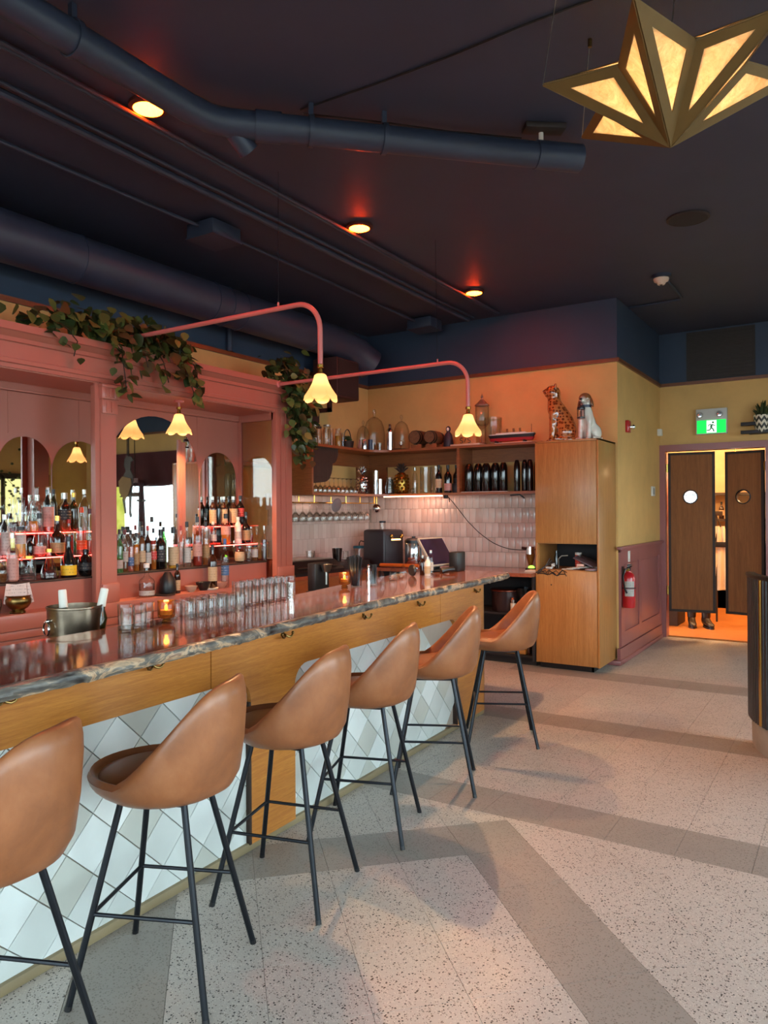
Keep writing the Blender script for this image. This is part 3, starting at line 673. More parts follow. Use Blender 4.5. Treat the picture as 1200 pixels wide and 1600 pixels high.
arm_lamp(5.03, 2.632, -4.30, -2.448, 2.285, -2.705, (-2.708, 5.015), 'coral pipe arm lamp with tulip shade, farther one, before the cloche shelf', 17)
t = thing('ceiling_lamp', (-4.52, 4.09, 2.39), 'tulip shaded lamp hanging under the pink back bar canopy', 'lamp')
MB().lathe([(.04, 0), (.036, -.012), (.012, -.016), (.012, -.05)], (-4.52, 4.09, 2.392), 14).build('stem', ARM, t)
lamp_head(-4.52, 4.09, 2.345, t, 18)
# ------------------------------------------------------------------ star pendant
def amber_panel():
    m = bpy.data.materials.new('amber_paper'); m.use_nodes = True; nt = m.node_tree; nt.nodes.clear()
    out = nt.nodes.new('ShaderNodeOutputMaterial'); t = nt.nodes.new('ShaderNodeBsdfTranslucent'); d = nt.nodes.new('ShaderNodeBsdfDiffuse')
    v = coords(nt); n = noise(nt, v, 14, 8, .7, 1.5); c = ramp(nt, n, [(.32, 'DDC29A'), (.68, 'FFF4DC')])
    nt.links.new(c, t.inputs['Color']); nt.links.new(c, d.inputs['Color'])
    b = nt.nodes.new('ShaderNodeBump'); b.inputs['Strength'].default_value = .9; b.inputs['Distance'].default_value = .01
    nt.links.new(noise(nt, v, 34, 6, .7, 2), b.inputs['Height']); nt.links.new(b.outputs[0], d.inputs['Normal']); nt.links.new(b.outputs[0], t.inputs['Normal'])
    mx = nt.nodes.new('ShaderNodeMixShader'); mx.inputs[0].default_value = .35
    nt.links.new(t.outputs[0], mx.inputs[1]); nt.links.new(d.outputs[0], mx.inputs[2]); nt.links.new(mx.outputs[0], out.inputs['Surface']); return m
AMBP = amber_panel()
sx, sy = -.615, 3.105; apex = Vector((sx, sy, 2.943)); top = Vector((sx, sy, 3.34))
star = thing('star_pendant', (sx, sy, 2.943), 'gold framed six pointed star pendant lamp with amber paper panels', 'pendant lamp')
tips = [Vector((sx+.5*cos(radians(-90+60*k)), sy+.5*sin(radians(-90+60*k)), 3.205)) for k in range(6)]
vals = [Vector((sx+.275*cos(radians(-60+60*k)), sy+.275*sin(radians(-60+60*k)), 3.19)) for k in range(6)]
tips[0] += Vector((0, -.07, 0.0))
def star_face(a, b, c, up):
    """triangle a (pole) b (tip) c (valley): gold frame and amber inset"""
    nrm = (b-a).cross(c-a).normalized()
    if (nrm.z > 0) != up: nrm = -nrm
    A, B, C_ = a, b, c; cen = None
    la, lb, lc = (B-C_).length, (A-C_).length, (A-B).length; cen = (A*la+B*lb+C_*lc)/(la+lb+lc)
    k = .57; I = [cen+(p-cen)*k for p in (A, B, C_)]; th = nrm*.005
    V = [A, B, C_]+I; vs = [p+th for p in V]+[p-th for p in V]
    fs = []
    for q in range(3):
        r = (q+1) % 3; fs += [(q, r, 3+r, 3+q), (6+q, 6+r, 9+r, 9+q), (3+q, 3+r, 9+r, 9+q), (q, r, 6+r, 6+q)]
    o = MB().add(vs, fs).build('frame', GOLDF, star, 20)
    J = [cen+(p-cen)*(k+.03) for p in (A, B, C_)]; t2 = nrm*.002
    MB().add([p+t2 for p in J]+[p-t2 for p in J], [(0, 1, 2), (3, 4, 5), (0, 1, 4, 3), (1, 2, 5, 4), (2, 0, 3, 5)]).build('panel', AMBP, o, 20)
for k in range(6):
    star_face(apex, tips[k], vals[k], False); star_face(apex, tips[k], vals[k-1], False)
    star_face(top, tips[k], vals[k], True); star_face(top, tips[k], vals[k-1], True)
MB().ball((sx, sy-.02, 3.09), .035, 14, 10).build('bulb', emit('star_bulb', (1, .8, .5, 1), 60), star)
point('star_glow', (sx, sy-.03, 3.045), 70, (1, .80, .52), .04, star)
for p, q in (((-.99, 2.87), tips[5]), ((-.98, 3.26), tips[4]), ((sx+.02, sy+.02), top), ((-.2, 2.87), tips[1])):
    MB().tube([tuple(q), (p[0], p[1], 3.58)], .0022, 5).build('wire', STEEL, star)
MB().tube([(-.98, 3.26, 3.545), (-.98, 3.26, 3.58)], .009, 8).build('ceiling_hook', BRASSD, star)
# ------------------------------------------------------------------ ivy
LEAFM = [paint('ivy_leaf_%d' % k, c, .42, .2, 8) for k, c in enumerate(('3B4A22', '55602C', '2C3819', '6E6A34', '4A3A1E'))]
def leaf_mesh(k):
    o = MB(); L, Wd = 1, .42
    pts = [(0, 0, 0), (.18, .8*Wd, .03), (.45, Wd, .02), (.75, .6*Wd, -.05), (1, 0, -.14), (.75, -.6*Wd, -.05), (.45, -Wd, .02), (.18, -.8*Wd, .03), (.45, 0, -.06), (.75, 0, -.10)]
    th = [(x, y, z-.02) for x, y, z in pts]
    fs = [(0, 1, 2, 8), (0, 8, 6, 7), (8, 2, 3, 9), (8, 9, 5, 6), (9, 3, 4), (9, 4, 5)]
    o.add(pts, fs); return o.build('leaf', LEAFM[k], None, 80, local=True)
_leaf = [leaf_mesh(k) for k in range(5)]
def ivy(name, loc, label, runs, seed):
    t = thing(name, loc, label, 'plant'); rn = random.Random(seed)
    for pts, step, size, spread in runs:
        P = [Vector(p) for p in pts]; m = MB().tube(P, .004, 5); m.build('stem', DARKW, t)
        for a, b in zip(P[:-1], P[1:]):
            n = max(1, int((b-a).length/step))
            for i in range(n):
                p = a.lerp(b, (i+rn.random())/n)+Vector([rn.gauss(0, spread) for _ in range(3)])
                k = rn.choice((0, 0, 1, 1, 2, 2, 3, 4)); c = _leaf[k].copy(); COL.objects.link(c); c.parent = t; c.location = p-WL[t]
                s = size*rn.uniform(.7, 1.25); c.scale = (s, s, s)
                c.rotation_euler = (rn.gauss(0, .6), rn.uniform(.1, 1.25), rn.uniform(-1.7, 1.7))
    return t
XI = XF+.03
r1 = [([(XI-.12, 2.70, 2.72), (XI-.05, 2.95, 2.79), (XI-.08, 3.2, 2.83), (XI-.05, 3.5, 2.82), (XI-.1, 3.8, 2.84), (XI-.08, 4.02, 2.78)], .006, .09, .06),
      ([(XI-.05, 2.9, 2.75), (XI+.03, 3.25, 2.77), (XI+.03, 3.6, 2.76), (XI, 3.98, 2.74)], .008, .09, .055),
      ([(XI-.02, 2.98, 2.72), (XI+.07, 3.0, 2.62), (XI+.075, 2.97, 2.52)], .05, .075, .02),
      ([(XI+.02, 3.3, 2.72), (XI+.09, 3.33, 2.6), (XI+.08, 3.36, 2.46), (XI+.075, 3.38, 2.34)], .012, .085, .03),
      ([(XI+.02, 3.5, 2.72), (XI+.09, 3.52, 2.64), (XI+.08, 3.56, 2.54)], .014, .085, .035),
      ([(XI+.02, 3.66, 2.72), (XI+.08, 3.7, 2.6), (XI+.075, 3.75, 2.46)], .016, .085, .03),
      ([(XI+.02, 3.85, 2.74), (XI+.09, 3.88, 2.62), (XI+.08, 3.95, 2.5), (XI+.075, 4.02, 2.37)], .012, .085, .03),
      ([(XI+.02, 3.92, 2.74), (XI+.08, 4.0, 2.62), (XI+.075, 4.06, 2.46)], .016, .085, .025)]
ivy('ivy_plant', (XF, 3.4, 2.665), 'trailing green ivy sprawled on the pink cornice', r1, 5)
r2 = [([(XI-.1, 5.02, 2.72), (XI-.05, 5.1, 2.82), (XI, 5.2, 2.86), (XI, 5.3, 2.8)], .006, .085, .05),
      ([(XI+.02, 5.15, 2.78), (XI+.07, 5.2, 2.6), (XI+.06, 5.26, 2.4), (XI+.05, 5.3, 2.2), (XI+.05, 5.33, 2.02)], .004, .08, .06),
      ([(XI, 5.26, 2.8), (XI+.04, 5.33, 2.6), (XI+.03, 5.36, 2.4), (XI+.03, 5.4, 2.15)], .005, .08, .055),
      ([(XI+.04, 5.1, 2.74), (XI+.09, 5.14, 2.6), (XI+.08, 5.18, 2.45)], .01, .085, .04),
      ([(XI+.03, 5.3, 2.3), (XI+.03, 5.32, 2.1), (XI+.02, 5.34, 1.97)], .016, .07, .03)]
ivy('ivy_plant', (XF, 5.2, 2.665), 'dense ivy hanging down the right end of the back bar', r2, 9)
for o in _leaf: bpy.data.objects.remove(o)
# ------------------------------------------------------------------ bottles
def darkglass(name, c): return paint(name, c, .08, .05, coat=.5)
GL = {'clear': GLASS, 'green': glassy('green_glass', (.16, .42, .16), .06, .02, .25), 'black': darkglass('black_glass', '0E0C0B'), 'brown': darkglass('brown_glass', '2C150A'),
      'olive': darkglass('olive_glass', '2A2A10'), 'blue': glassy('blue_glass', (.35, .6, .8), .06, .02, .15), 'smoke': glassy('smoke_glass', (.6, .55, .5), .06, .02, .1),
      'white': paint('white_glass', 'D6CDBF', .25, .04, coat=.3), 'silver': STEEL}
LQ = {'red': glassy('red_liquid', (.62, .06, .03), .02, .05, .35), 'amber': glassy('amber_liquid', (.72, .30, .05), .02, .05, .3), 'brown': glassy('brown_liquid', (.32, .12, .04), .02, .05, .4),
      'gold': glassy('gold_liquid', (.85, .55, .10), .02, .05, .35), 'dark': glassy('dark_liquid', (.08, .03, .03), .02, .05, .6), 'pink': glassy('pink_liquid', (.85, .35, .25), .02, .05, .3),
      'water': glassy('clear_liquid', (.9, .9, .88), .01, .05, .02), 'orange': glassy('orange_liquid', (.9, .35, .05), .02, .05, .4)}
def label_mat(name, c, ink):
    m, nt, b = nmat(name); v = coords(nt, (1, 1, 1)); sp = nt.nodes.new('ShaderNodeSeparateXYZ'); nt.links.new(v, sp.inputs[0])
    w = nt.nodes.new('ShaderNodeMath'); w.operation = 'MULTIPLY'; w.inputs[1].default_value = 48; nt.links.new(sp.outputs[2], w.inputs[0])
    f = nt.nodes.new('ShaderNodeMath'); f.operation = 'FRACT'; nt.links.new(w.outputs[0], f.inputs[0])
    line = ramp(nt, f.outputs[0], [(0, (0, 0, 0, 1)), (.55, (0, 0, 0, 1)), (.6, (.8, .8, .8, 1)), (.85, (.8, .8, .8, 1)), (.9, (0, 0, 0, 1))])
    n = noise(nt, coords(nt, (1, 1, .2)), 190, 2, .5); nn = ramp(nt, n, [(.50, (0, 0, 0, 1)), (.58, (.6, .6, .6, 1))])
    nt.links.new(mix(nt, mix(nt, 1.0, line, nn, 'MULTIPLY'), c, ink), b.inputs['Base Color']); b.inputs['Roughness'].default_value = .6; return m
LB = {'cream': label_mat('cream_label', 'B89C78', '5A4632'), 'pink': label_mat('pink_label', 'B8867A', '6A4040'), 'white': label_mat('white_label', 'ACA69E', '4A4648'), 'tan': label_mat('tan_label', '9C7C52', '4A3018'),
      'yellow': label_mat('yellow_label', 'E0B21C', '3A2A08'), 'red': label_mat('red_label', 'B8302A', 'E8D8C0'), 'black': label_mat('black_label', '1C1A1C', 'B8A890'), 'blue': label_mat('blue_label', '3D5C86', 'E0E0E0'),
      'orange': label_mat('orange_label', 'D0562A', 'F0E0C0')}
CP = {'black': BLACK, 'red': paint('red_cap', 'B02A20', .4), 'gold': BRASS, 'silver': STEEL, 'blue': paint('blue_cap', '2E4E86', .4), 'cork': paint('cork', '9A6A42', .8), 'white': WHITE, 'maroon': paint('maroon_cap', '581A22', .4), 'orange': paint('orange_cap', 'D2562A', .4)}
PROF = {
 'spirit': [(.0, 0), (.92, 0), (1, .02), (1, .60), (.94, .66), (.62, .72), (.36, .77), (.33, .80), (.33, .95), (.38, .955), (.38, .98)],
 'wine': [(0, 0), (.95, 0), (1, .02), (1, .58), (.92, .65), (.55, .72), (.37, .77), (.34, .82), (.34, .96), (.40, .965), (.40, .985)],
 'carafe': [(0, 0), (.9, 0), (1, .04), (1, .20), (.82, .42), (.50, .60), (.40, .70), (.42, .80), (.62, .93), (.78, .985)],
 'pear': [(0, 0), (.9, 0), (1, .03), (1, .28), (.90, .40), (.62, .54), (.38, .66), (.30, .74), (.28, .92), (.34, .93), (.34, .97)],
 'decanter': [(0, 0), (.92, 0), (1, .04), (1, .55), (.96, .63), (.70, .71), (.42, .75), (.36, .79), (.36, .90), (.44, .91), (.44, .94)],
 'cone': [(0, 0), (.95, 0), (1, .03), (1, .30), (.86, .42), (.52, .56), (.34, .68), (.28, .80), (.26, .94), (.32, .95), (.32, .98)],
 'triangle': [(0, 0), (.94, 0), (1, .04), (1, .20), (.72, .46), (.36, .66), (.26, .76), (.26, .90), (.42, .95), (.42, .98)],
 'jar': [(0, 0), (.9, 0), (1, .04), (1, .78), (.92, .86), (.80, .90), (.80, .98)],
 'round': [(0, 0), (.55, 0), (.8, .04), (1, .22), (1, .50), (.82, .68), (.5, .77), (.34, .81), (.32, .94), (.38, .95), (.38, .98)],
 'pill': [(0, 0), (.94, 0), (1, .02), (1, .70), (.96, .80), (.82, .90), (.58, .97), (.5, .985)],
 'slim': [(0, 0), (.95, 0), (1, .02), (1, .66), (.82, .74), (.5, .80), (.42, .84), (.42, .96), (.48, .965), (.48, .985)],
 'squat': [(0, 0), (.95, 0), (1, .03), (1, .46), (.9, .52), (.45, .60), (.30, .66), (.30, .93), (.36, .94), (.36, .97)]}
NB = 0
def bottle(kind, x, y, z, h, r, glass='clear', liq=None, lvl=.5, lab=None, lz=(.18, .46), cap='black', label='', group=None, name='bottle', cat='bottle', rib=0):
    P = [(a*r, b*h) for a, b in PROF[kind]]
    b = MB().lathe(P, (x, y, z), 18, rib=rib, ribn=9 if rib else 0).build(name, GL[glass]); b.location = (x, y, z); WL[b] = Vector((x, y, z))
    tag(b, label, cat, group)
    if liq:
        Q = [(a*r*.93, max(.006, q*h)) for a, q in PROF[kind] if q < lvl]; a1 = next((p for p in PROF[kind] if p[1] >= lvl), PROF[kind][-1])
        Q.append((a1[0]*r*.93, lvl*h)); MB().lathe(Q, (x, y, z), 16).build('liquid', LQ[liq], b)
    if lab:
        prof = PROF[kind]; 
        def ra(f):
            for (a0, f0), (a1, f1) in zip(prof[:-1], prof[1:]):
                if f0 <= f <= f1 and f1 > f0: return a0+(a1-a0)*(f-f0)/(f1-f0)
            return 1
        n = 4; pr = [(r*ra(lz[0]+(lz[1]-lz[0])*i/n)+.0012, (lz[0]+(lz[1]-lz[0])*i/n)*h) for i in range(n+1)]
        c = atan2(-y, -x); MB().lathe(pr, (x, y, z), 14, a0=c-1.25, a1=c+1.25).build('label', LB[lab], b)
    if cap:
        t = PROF[kind][-1]; rr = t[0]*r+.001; z0 = (t[1]-.10)*h if cap not in ('cork',) else (t[1]-.01)*h
        MB().lathe([(rr, z0), (rr, h-.002), (rr*.8, h), (0, h)], (x, y, z), 12).build('cap', CP[cap], b)
    return b
BAYL = 'left bay of the back bar'; BAYR = 'right bay of the back bar'
def rowbottles(X, z, items, where):
    for k, it in enumerate(items):
        y, h, r, kind, desc = it[:5]; kw = it[5] if len(it) > 5 else {}
        bottle(kind, X+kw.pop('dx', 0), y, z, h, r, label='%s, %s from left, %s' % (desc, ORD[k+1], where), group='bottles, '+where, **kw)
D = dict
rowbottles(-4.735, 1.377, [
 (2.845, .241, .036, 'carafe', 'flared glass carafe of dark red wine', D(liq='dark', lvl=.3, cap=None)),
 (2.915, .184, .030, 'carafe', 'small empty clear carafe', D(cap=None, dx=.02)),
 (2.925, .305, .0194, 'slim', 'tall slim clear bottle', D(cap='silver', dx=-.035)),
 (2.985, .241, .0369, 'carafe', 'flared carafe of orange red liquor', D(liq='orange', lvl=.32, cap=None)),
 (3.035, .259, .0329, 'decanter', 'clear glass decanter', D(cap='silver', dx=-.03, liq='water', lvl=.5)),
 (3.100, .318, .036, 'wine', 'tall clear bottle with pink label', D(lab='pink', lz=(.12, .55), cap='cork', liq='red', lvl=.14)),
 (3.160, .30, .020, 'slim', 'slim dark bottle behind', D(glass='olive', dx=-.03)),
 (3.224, .276, .0455, 'decanter', 'round shouldered decanter with black label', D(liq='brown', lvl=.4, lab='black', lz=(.3, .56), cap='silver')),
 (3.312, .278, .0322, 'wine', 'dark olive bottle', D(glass='olive', cap='gold', dx=-.02)),
 (3.385, .303, .0326, 'wine', 'clear glass bottle', D(cap='silver', liq='water', lvl=.6))], 'upper left shelf')
rowbottles(-4.63, 1.2155, [
 (2.65, .30, .032, 'slim', 'tall clear bottle near the picture edge', D(lab='white', cap='silver')),
 (2.726, .287, .0289, 'slim', 'clear bottle with striped label', D(lab='white', lz=(.1, .6), cap='silver', liq='water', lvl=.5)),
 (2.83, .206, .0336, 'jar', 'square shouldered bottle of yellow liqueur', D(liq='gold', lvl=.5, lab='white', lz=(.45, .75), cap='black')),
 (2.895, .129, .0212, 'slim', 'small dark bottle', D(glass='black', cap='black')),
 (2.964, .294, .043, 'pear', 'pear shaped bottle with dark cork and pink label', D(liq='red', lvl=.12, lab='pink', lz=(.07, .25), cap='black')),
 (3.099, .276, .0484, 'squat', 'cognac bottle with gold neck and tan label', D(glass='brown', lab='tan', lz=(.08, .33), cap='gold')),
 (3.20, .25, .030, 'wine', 'red liquor bottle', D(liq='red', lvl=.55, cap='red', dx=-.02)),
 (3.285, .333, .0345, 'wine', 'clear bottle with bright red cap', D(liq='pink', lvl=.5, cap='orange', lab='orange', lz=(.1, .3))),
 (3.355, .324, .0321, 'wine', 'clear bottle with maroon cap', D(liq='pink', lvl=.3, cap='maroon'))], 'lower left shelf')
rowbottles(-4.53, ZS, [
 (2.55, .22, .036, 'decanter', 'dark bottle at the picture edge', D(glass='brown')),
 (2.641, .158, .0362, 'round', 'round clear flask', D(liq='brown', lvl=.4, cap=None)),
 (2.715, .316, .0366, 'wine', 'clear bottle with long white label', D(lab='pink', lz=(.05, .48), cap='silver', liq='pink', lvl=.55)),
 (2.823, .164, .0456, 'jar', 'ribbed glass jar with gold lid', D(rib=.035, cap='gold', liq='water', lvl=.5)),
 (2.97, .203, .0553, 'triangle', 'cone shaped decanter of dark liquor', D(liq='dark', lvl=.3, cap='gold')),
 (3.113, .279, .0523, 'cone', 'long necked dark bottle with bright yellow label', D(glass='black', lab='yellow', lz=(.06, .30), cap='black')),
 (3.247, .186, .0535, 'round', 'squat black round bottle', D(glass='black', lab='black', lz=(.22, .5), cap='black'))], 'left dark step')
rowbottles(-4.53, ZS, [
 (3.527, .318, .0256, 'wine', 'green bottle with white label', D(glass='green', lab='white', lz=(.1, .3))),
 (3.575, .312, .0235, 'wine', 'rust red bottle with white and blue label', D(liq='brown', lvl=.6, lab='white', lz=(.25, .5), cap='maroon')),
 (3.626, .311, .0236, 'wine', 'pinkish bottle with blue label', D(liq='pink', lvl=.6, lab='blue', lz=(.15, .35))),
 (3.645, .33, .024, 'spirit', 'grey bottle standing behind', D(glass='smoke', dx=-.10, cap='black')),
 (3.677, .29, .0238, 'spirit', 'amber whisky bottle', D(liq='amber', lvl=.7, lab='tan', cap='black')),
 (3.728, .337, .0264, 'wine', 'brown rum bottle', D(liq='brown', lvl=.75, lab='cream', lz=(.2, .45), cap='black')),
 (3.783, .341, .0266, 'wine', 'dark bottle with red cap', D(glass='brown', cap='red', lab='white', lz=(.15, .4))),
 (3.837, .320, .0244, 'spirit', 'amber bottle with red label', D(liq='amber', lvl=.6, lab='red', lz=(.25, .45), cap='black')),
 (3.907, .309, .0395, 'decanter', 'black bottle with sloping shoulders', D(glass='black', cap='black', lab='black', lz=(.2, .5))),
 (3.962, .327, .0224, 'slim', 'slim green tinted bottle', D(glass='green', cap='black', dx=-.03)),
 (4.034, .326, .0428, 'decanter', 'broad clear bottle with large cream label', D(liq='gold', lvl=.5, lab='cream', lz=(.08, .52), cap='black')),
 (4.113, .334, .0254, 'spirit', 'clear bottle with red and white cap', D(cap='red', liq='water', lvl=.6)),
 (4.173, .364, .0334, 'spirit', 'clear gin bottle with white label', D(lab='white', lz=(.1, .42), cap='black', liq='water', lvl=.6)),
 (4.285, .405, .0391, 'spirit', 'tall bottle of bright red aperitif', D(liq='red', lvl=.5, cap='black', lab='pink', lz=(.2, .45))),
 (4.378, .361, .0318, 'spirit', 'amber bottle with tan label', D(liq='amber', lvl=.6, lab='tan', cap='black')),
 (4.776, .150, .044, 'round', 'flat brown bottle with arched cream label', D(glass='brown', lab='cream', lz=(.08, .62), cap='black')),
 (4.895, .143, .0283, 'jar', 'small clear jar', D(liq='water', lvl=.5, cap='silver')),
 (4.965, .143, .0315, 'jar', 'small bottle with white square label', D(liq='brown', lvl=.7, lab='white', lz=(.25, .75), cap='black')),
 (5.025, .316, .024, 'wine', 'tall bottle of dark liqueur with clear neck', D(liq='dark', lvl=.6, cap='silver', dx=.06))], 'right dark step')
rowbottles(-4.63, 1.2275, [
 (4.475, .27, .033, 'spirit', 'clear bottle of brown liquor', D(liq='brown', lvl=.5, cap='black')),
 (4.56, .20, .03, 'spirit', 'short clear bottle with white neck', D(lab='white', cap='white')),
 (4.712, .268, .0418, 'decanter', 'bottle of orange liquor with pink label', D(liq='orange', lvl=.55, lab='pink', lz=(.32, .6), cap='black')),
 (4.862, .238, .0313, 'slim', 'opaque white bottle with white label', D(glass='white', lab='white', cap='white')),
 (4.962, .284, .0433, 'squat', 'black bottle with round tan label', D(glass='black', lab='tan', lz=(.1, .42), cap='black')),
 (5.022, .150, .022, 'jar', 'small clear jar of red syrup', D(liq='red', lvl=.5, cap='silver'))], 'lower right shelf')
rowbottles(-4.735, 1.387, [
 (4.662, .259, .0307, 'wine', 'dark bottle with cream label', D(glass='brown', lab='cream', lz=(.1, .55), cap='silver')),
 (4.728, .26, .0225, 'wine', 'plain slim dark bottle', D(glass='black', cap='black')),
 (4.796, .261, .0341, 'wine', 'dark bottle with pale square label', D(glass='brown', lab='cream', lz=(.1, .56), cap='silver')),
 (4.915, .263, .0385, 'wine', 'wide dark bottle with big cream label', D(glass='brown', lab='cream', lz=(.1, .58), cap='silver')),
 (5.005, .271, .0362, 'wine', 'dark bottle with red label', D(glass='black', lab='red', lz=(.3, .58), cap='black'))], 'upper right shelf')
# ledge items in front of the riser
bottle('squat', -4.39, 3.655, ZL, .245, .0565, 'clear', 'water', .4, 'white', (.06, .2), 'white', 'wide clear flask with white base label on the pink ledge')
bottle('spirit', -4.39, 4.315, ZL, .355, .037, 'brown', None, .5, 'cream', (.18, .5), 'black', 'tall black and brown bottle with cream label on the pink ledge')
bottle('spirit', -4.39, 4.455, ZL, .40, .033, 'clear', 'water', .5, 'blue', (.25, .45), 'blue', 'tall clear bottle with blue cap on the pink ledge')
bottle('spirit', -4.39, 3.945, ZL, .225, .024, 'brown', None, .5, 'cream', (.1, .45), 'black', 'small brown bottle with pale label on the pink ledge')
def bowl(x, y, z, r, h, mat, label, name='bowl', cat='bowl', foot=.5):
    m = MB().lathe([(0, 0), (r*foot, 0), (r*foot, h*.06), (r*.8, h*.4), (r, h), (r*.96, h), (r*.74, h*.45), (0, h*.14)], (x, y, z), 24)
    return tag(m.build(name, mat), label, cat)
POT = paint('pottery_pink', 'B07A6A', .35)
bowl(-4.375, 4.20, ZL, .062, .065, paint('black_bowl', '1A1A1C', .3), 'small black bowl on the pink ledge')
bowl(-4.375, 4.385, ZL, .058, .05, POT, 'shallow pink bowl on the pink ledge behind the tumblers')
bowl(-4.375, 4.07, ZL, .05, .045, paint('pale_bowl', 'A98A78', .3), 'pale small dish of garnish on the pink ledge')
tag(MB().lathe([(0, 0), (.07, 0), (.085, .01), (.08, .012), (0, .006)], (-4.37, 3.80, ZL), 24).build('plate', paint('dark_plate', '1C1818', .35)), 'dark plate on the pink ledge beside the clear flask', 'plate')
tag(MB().lathe([(0, 0), (.05, 0), (.062, .014), (.058, .015), (0, .005)], (-4.365, 4.27, ZL), 20).build('saucer', PAPER), 'small white saucer on the pink ledge', 'saucer')
tag(MB().lathe([(0, 0), (.06, 0), (.064, .02), (.056, .10), (.022, .155), (0, .16)], (-4.40, 3.86, ZL+.012), 20).build('plate_cover', BLACK), 'black rounded cover on the dark plate', 'cover')
# brass bowl of cards and a candle cup at the far left
def planter(x, y, z):
    t = thing('brass_bowl', (x, y, z), 'footed brass bowl holding cards on the pink ledge', 'bowl')
    MB().lathe([(0, 0), (.04, 0), (.044, .008), (.034, .02), (.055, .035), (.074, .06), (.076, .085), (.068, .10), (.074, .112), (.07, .112), (.063, .1), (.07, .08), (.05, .04), (0, .03)], (x, y, z), 24).build('bowl', BRASSD, t)
    for k in range(3):
        a = 2*pi*k/3; MB().ball((x+.04*cos(a), y+.04*sin(a), z+.008), .011, 8, 6).build('foot', BRASSD, t)
planter(-4.38, 2.66, ZL)
CARDT = label_mat('card_print', 'D9BBAF', '5A3A34')
for k, (dx, dy, rz, rx) in enumerate(((-.01, -.035, 15, -8), (.012, .0, 30, 6), (.02, .035, 38, 12))):
    m = MB().box(-.001, .001, -.05, .05, 0, .125).xf(Matrix.Translation((-4.38+dx, 2.66+dy, ZL+.055)) @ Matrix.Rotation(radians(-rz), 4, 'Z') @ Matrix.Rotation(radians(rx), 4, 'X'))
    tag(m.build('card', CARDT), '%s pink printed card standing in the brass bowl' % ('left', 'middle', 'right')[k], 'card')
t = thing('wine_glass', (-4.37, 2.50, ZL), 'glass of dark wine on the ledge at the left edge', 'glass')
MB().lathe([(0, 0), (.03, 0), (.038, .03), (.044, .06), (.042, .10), (.04, .10), (.042, .06), (.03, .02), (0, .01)], (-4.37, 2.50, ZL), 20).build('cup', GLASSK, t)
MB().lathe([(0, .012), (.03, .02), (.039, .055), (0, .055)], (-4.37, 2.50, ZL), 18).build('liquid', LQ['dark'], t)
# ------------------------------------------------------------------ glassware on the counter
def tumbler_mesh(r, h, taper=.86, ribs=True, name='tumbler', flip=False):
    n = 10; P = [(0, 0), (r*taper*.94, 0), (r*taper, .004), (r, h-.002), (r*.985, h), (r*.93, h-.002), (r*taper*.88, .014), (0, .011)]
    if flip: P = [(a, h-b) for a, b in P]
    return MB().lathe(P, (0, 0, 0), 30 if ribs else 18, rib=.03 if ribs else 0, ribn=n if ribs else 0).build(name, GLASSK, None, 50, local=True)
def place(proto, pts, labf, group, cat='glass'):
    for k, (x, y, z) in enumerate(pts):
        c = copy_tree(proto); c.location = (x, y, z); tag(c, labf(k), cat, group)
    bpy.data.objects.remove(proto)
def IX(y): return -2.66-.08*max(0, (y-2.07))     # inner counter edge
pts = []; lab = []
for r in range(4):
    for k in range(7):
        y = 2.30+k*.066+(.033 if r % 2 else 0); x = -2.545-.0585*r-.03*(y-2.3)
        if x < IX(y)+.035: x = IX(y)+.036; 
        if r == 3 and k < 2: continue
        pts.append((x, y, 1.0202)); lab.append('upturned ribbed tumbler, %s from near end, %s row back' % (ORD[k+1], ORD[r+1]))
def okp(p, L, d):
    out = []; ol = []
    for q, l in zip(p, L):
        if all((q[0]-w[0])**2+(q[1]-w[1])**2 > d*d for w in out): out.append(q); ol.append(l)
    return out, ol
pts = [p for p in pts]; pts, lab = okp(pts, lab, .054)
cd = (-2.577, 2.251)
keep = [(p, l) for p, l in zip(pts, lab) if (p[0]-cd[0])**2+(p[1]-cd[1])**2 > .0042]
place(tumbler_mesh(.0275, .085, .9, True, 'tumbler', True), [p for p, l in keep], lambda k: keep[k][1], 'upturned tumblers on the counter')
pts = []; lab = []
for r in range(3):
    for k in range(8):
        y = 2.78+k*.06+(.03 if r % 2 else 0); x = -2.635-.056*r-.045*(y-2.78)
        if y > 3.22: continue
        x = max(x, IX(y)+.034); pts.append((x, y, 1.0202)); lab.append('tall highball glass, %s from near end, %s row back' % (ORD[k+1], ORD[r+1]))
pts, lab2 = okp(pts, lab, .052)
place(tumbler_mesh(.026, .13, .86, True, 'highball_glass'), pts, lambda k: lab2[k], 'highball glasses on the counter')
place(tumbler_mesh(.029, .105, .88, False, 'water_glass'), [(-2.47, 1.96, 1.0202), (-2.50, 2.045, 1.0202), (-2.565, 2.02, 1.0202), (-2.545, 2.12, 1.0202)],
      lambda k: ('clear water glass nearest the wine bucket', 'clear water glass in front of the small cluster near the bucket', 'clear water glass at the back of the small cluster near the bucket', 'clear water glass just left of the amber candle')[k], 'water glasses near the bucket')
place(tumbler_mesh(.028, .075, .88, True, 'rocks_glass'), [(-2.70, 2.72, 1.0202), (-2.62, 2.70, 1.0202)], lambda k: ('short clear glass between the tumblers and the highballs, rear', 'short clear glass between the tumblers and the highballs, front')[k], 'short glasses')
tag(MB().lathe([(0, 0), (.022, 0), (.0285, .085), (.0275, .085), (.021, .004), (0, .004)], (-2.69, 3.235, 1.0202), 20).build('shaker_tin', CHROME), 'small steel shaker tin at the end of the highball glasses', 'tin')
FLAME = emit('candle_flame', (1, .6, .16, 1), 14)
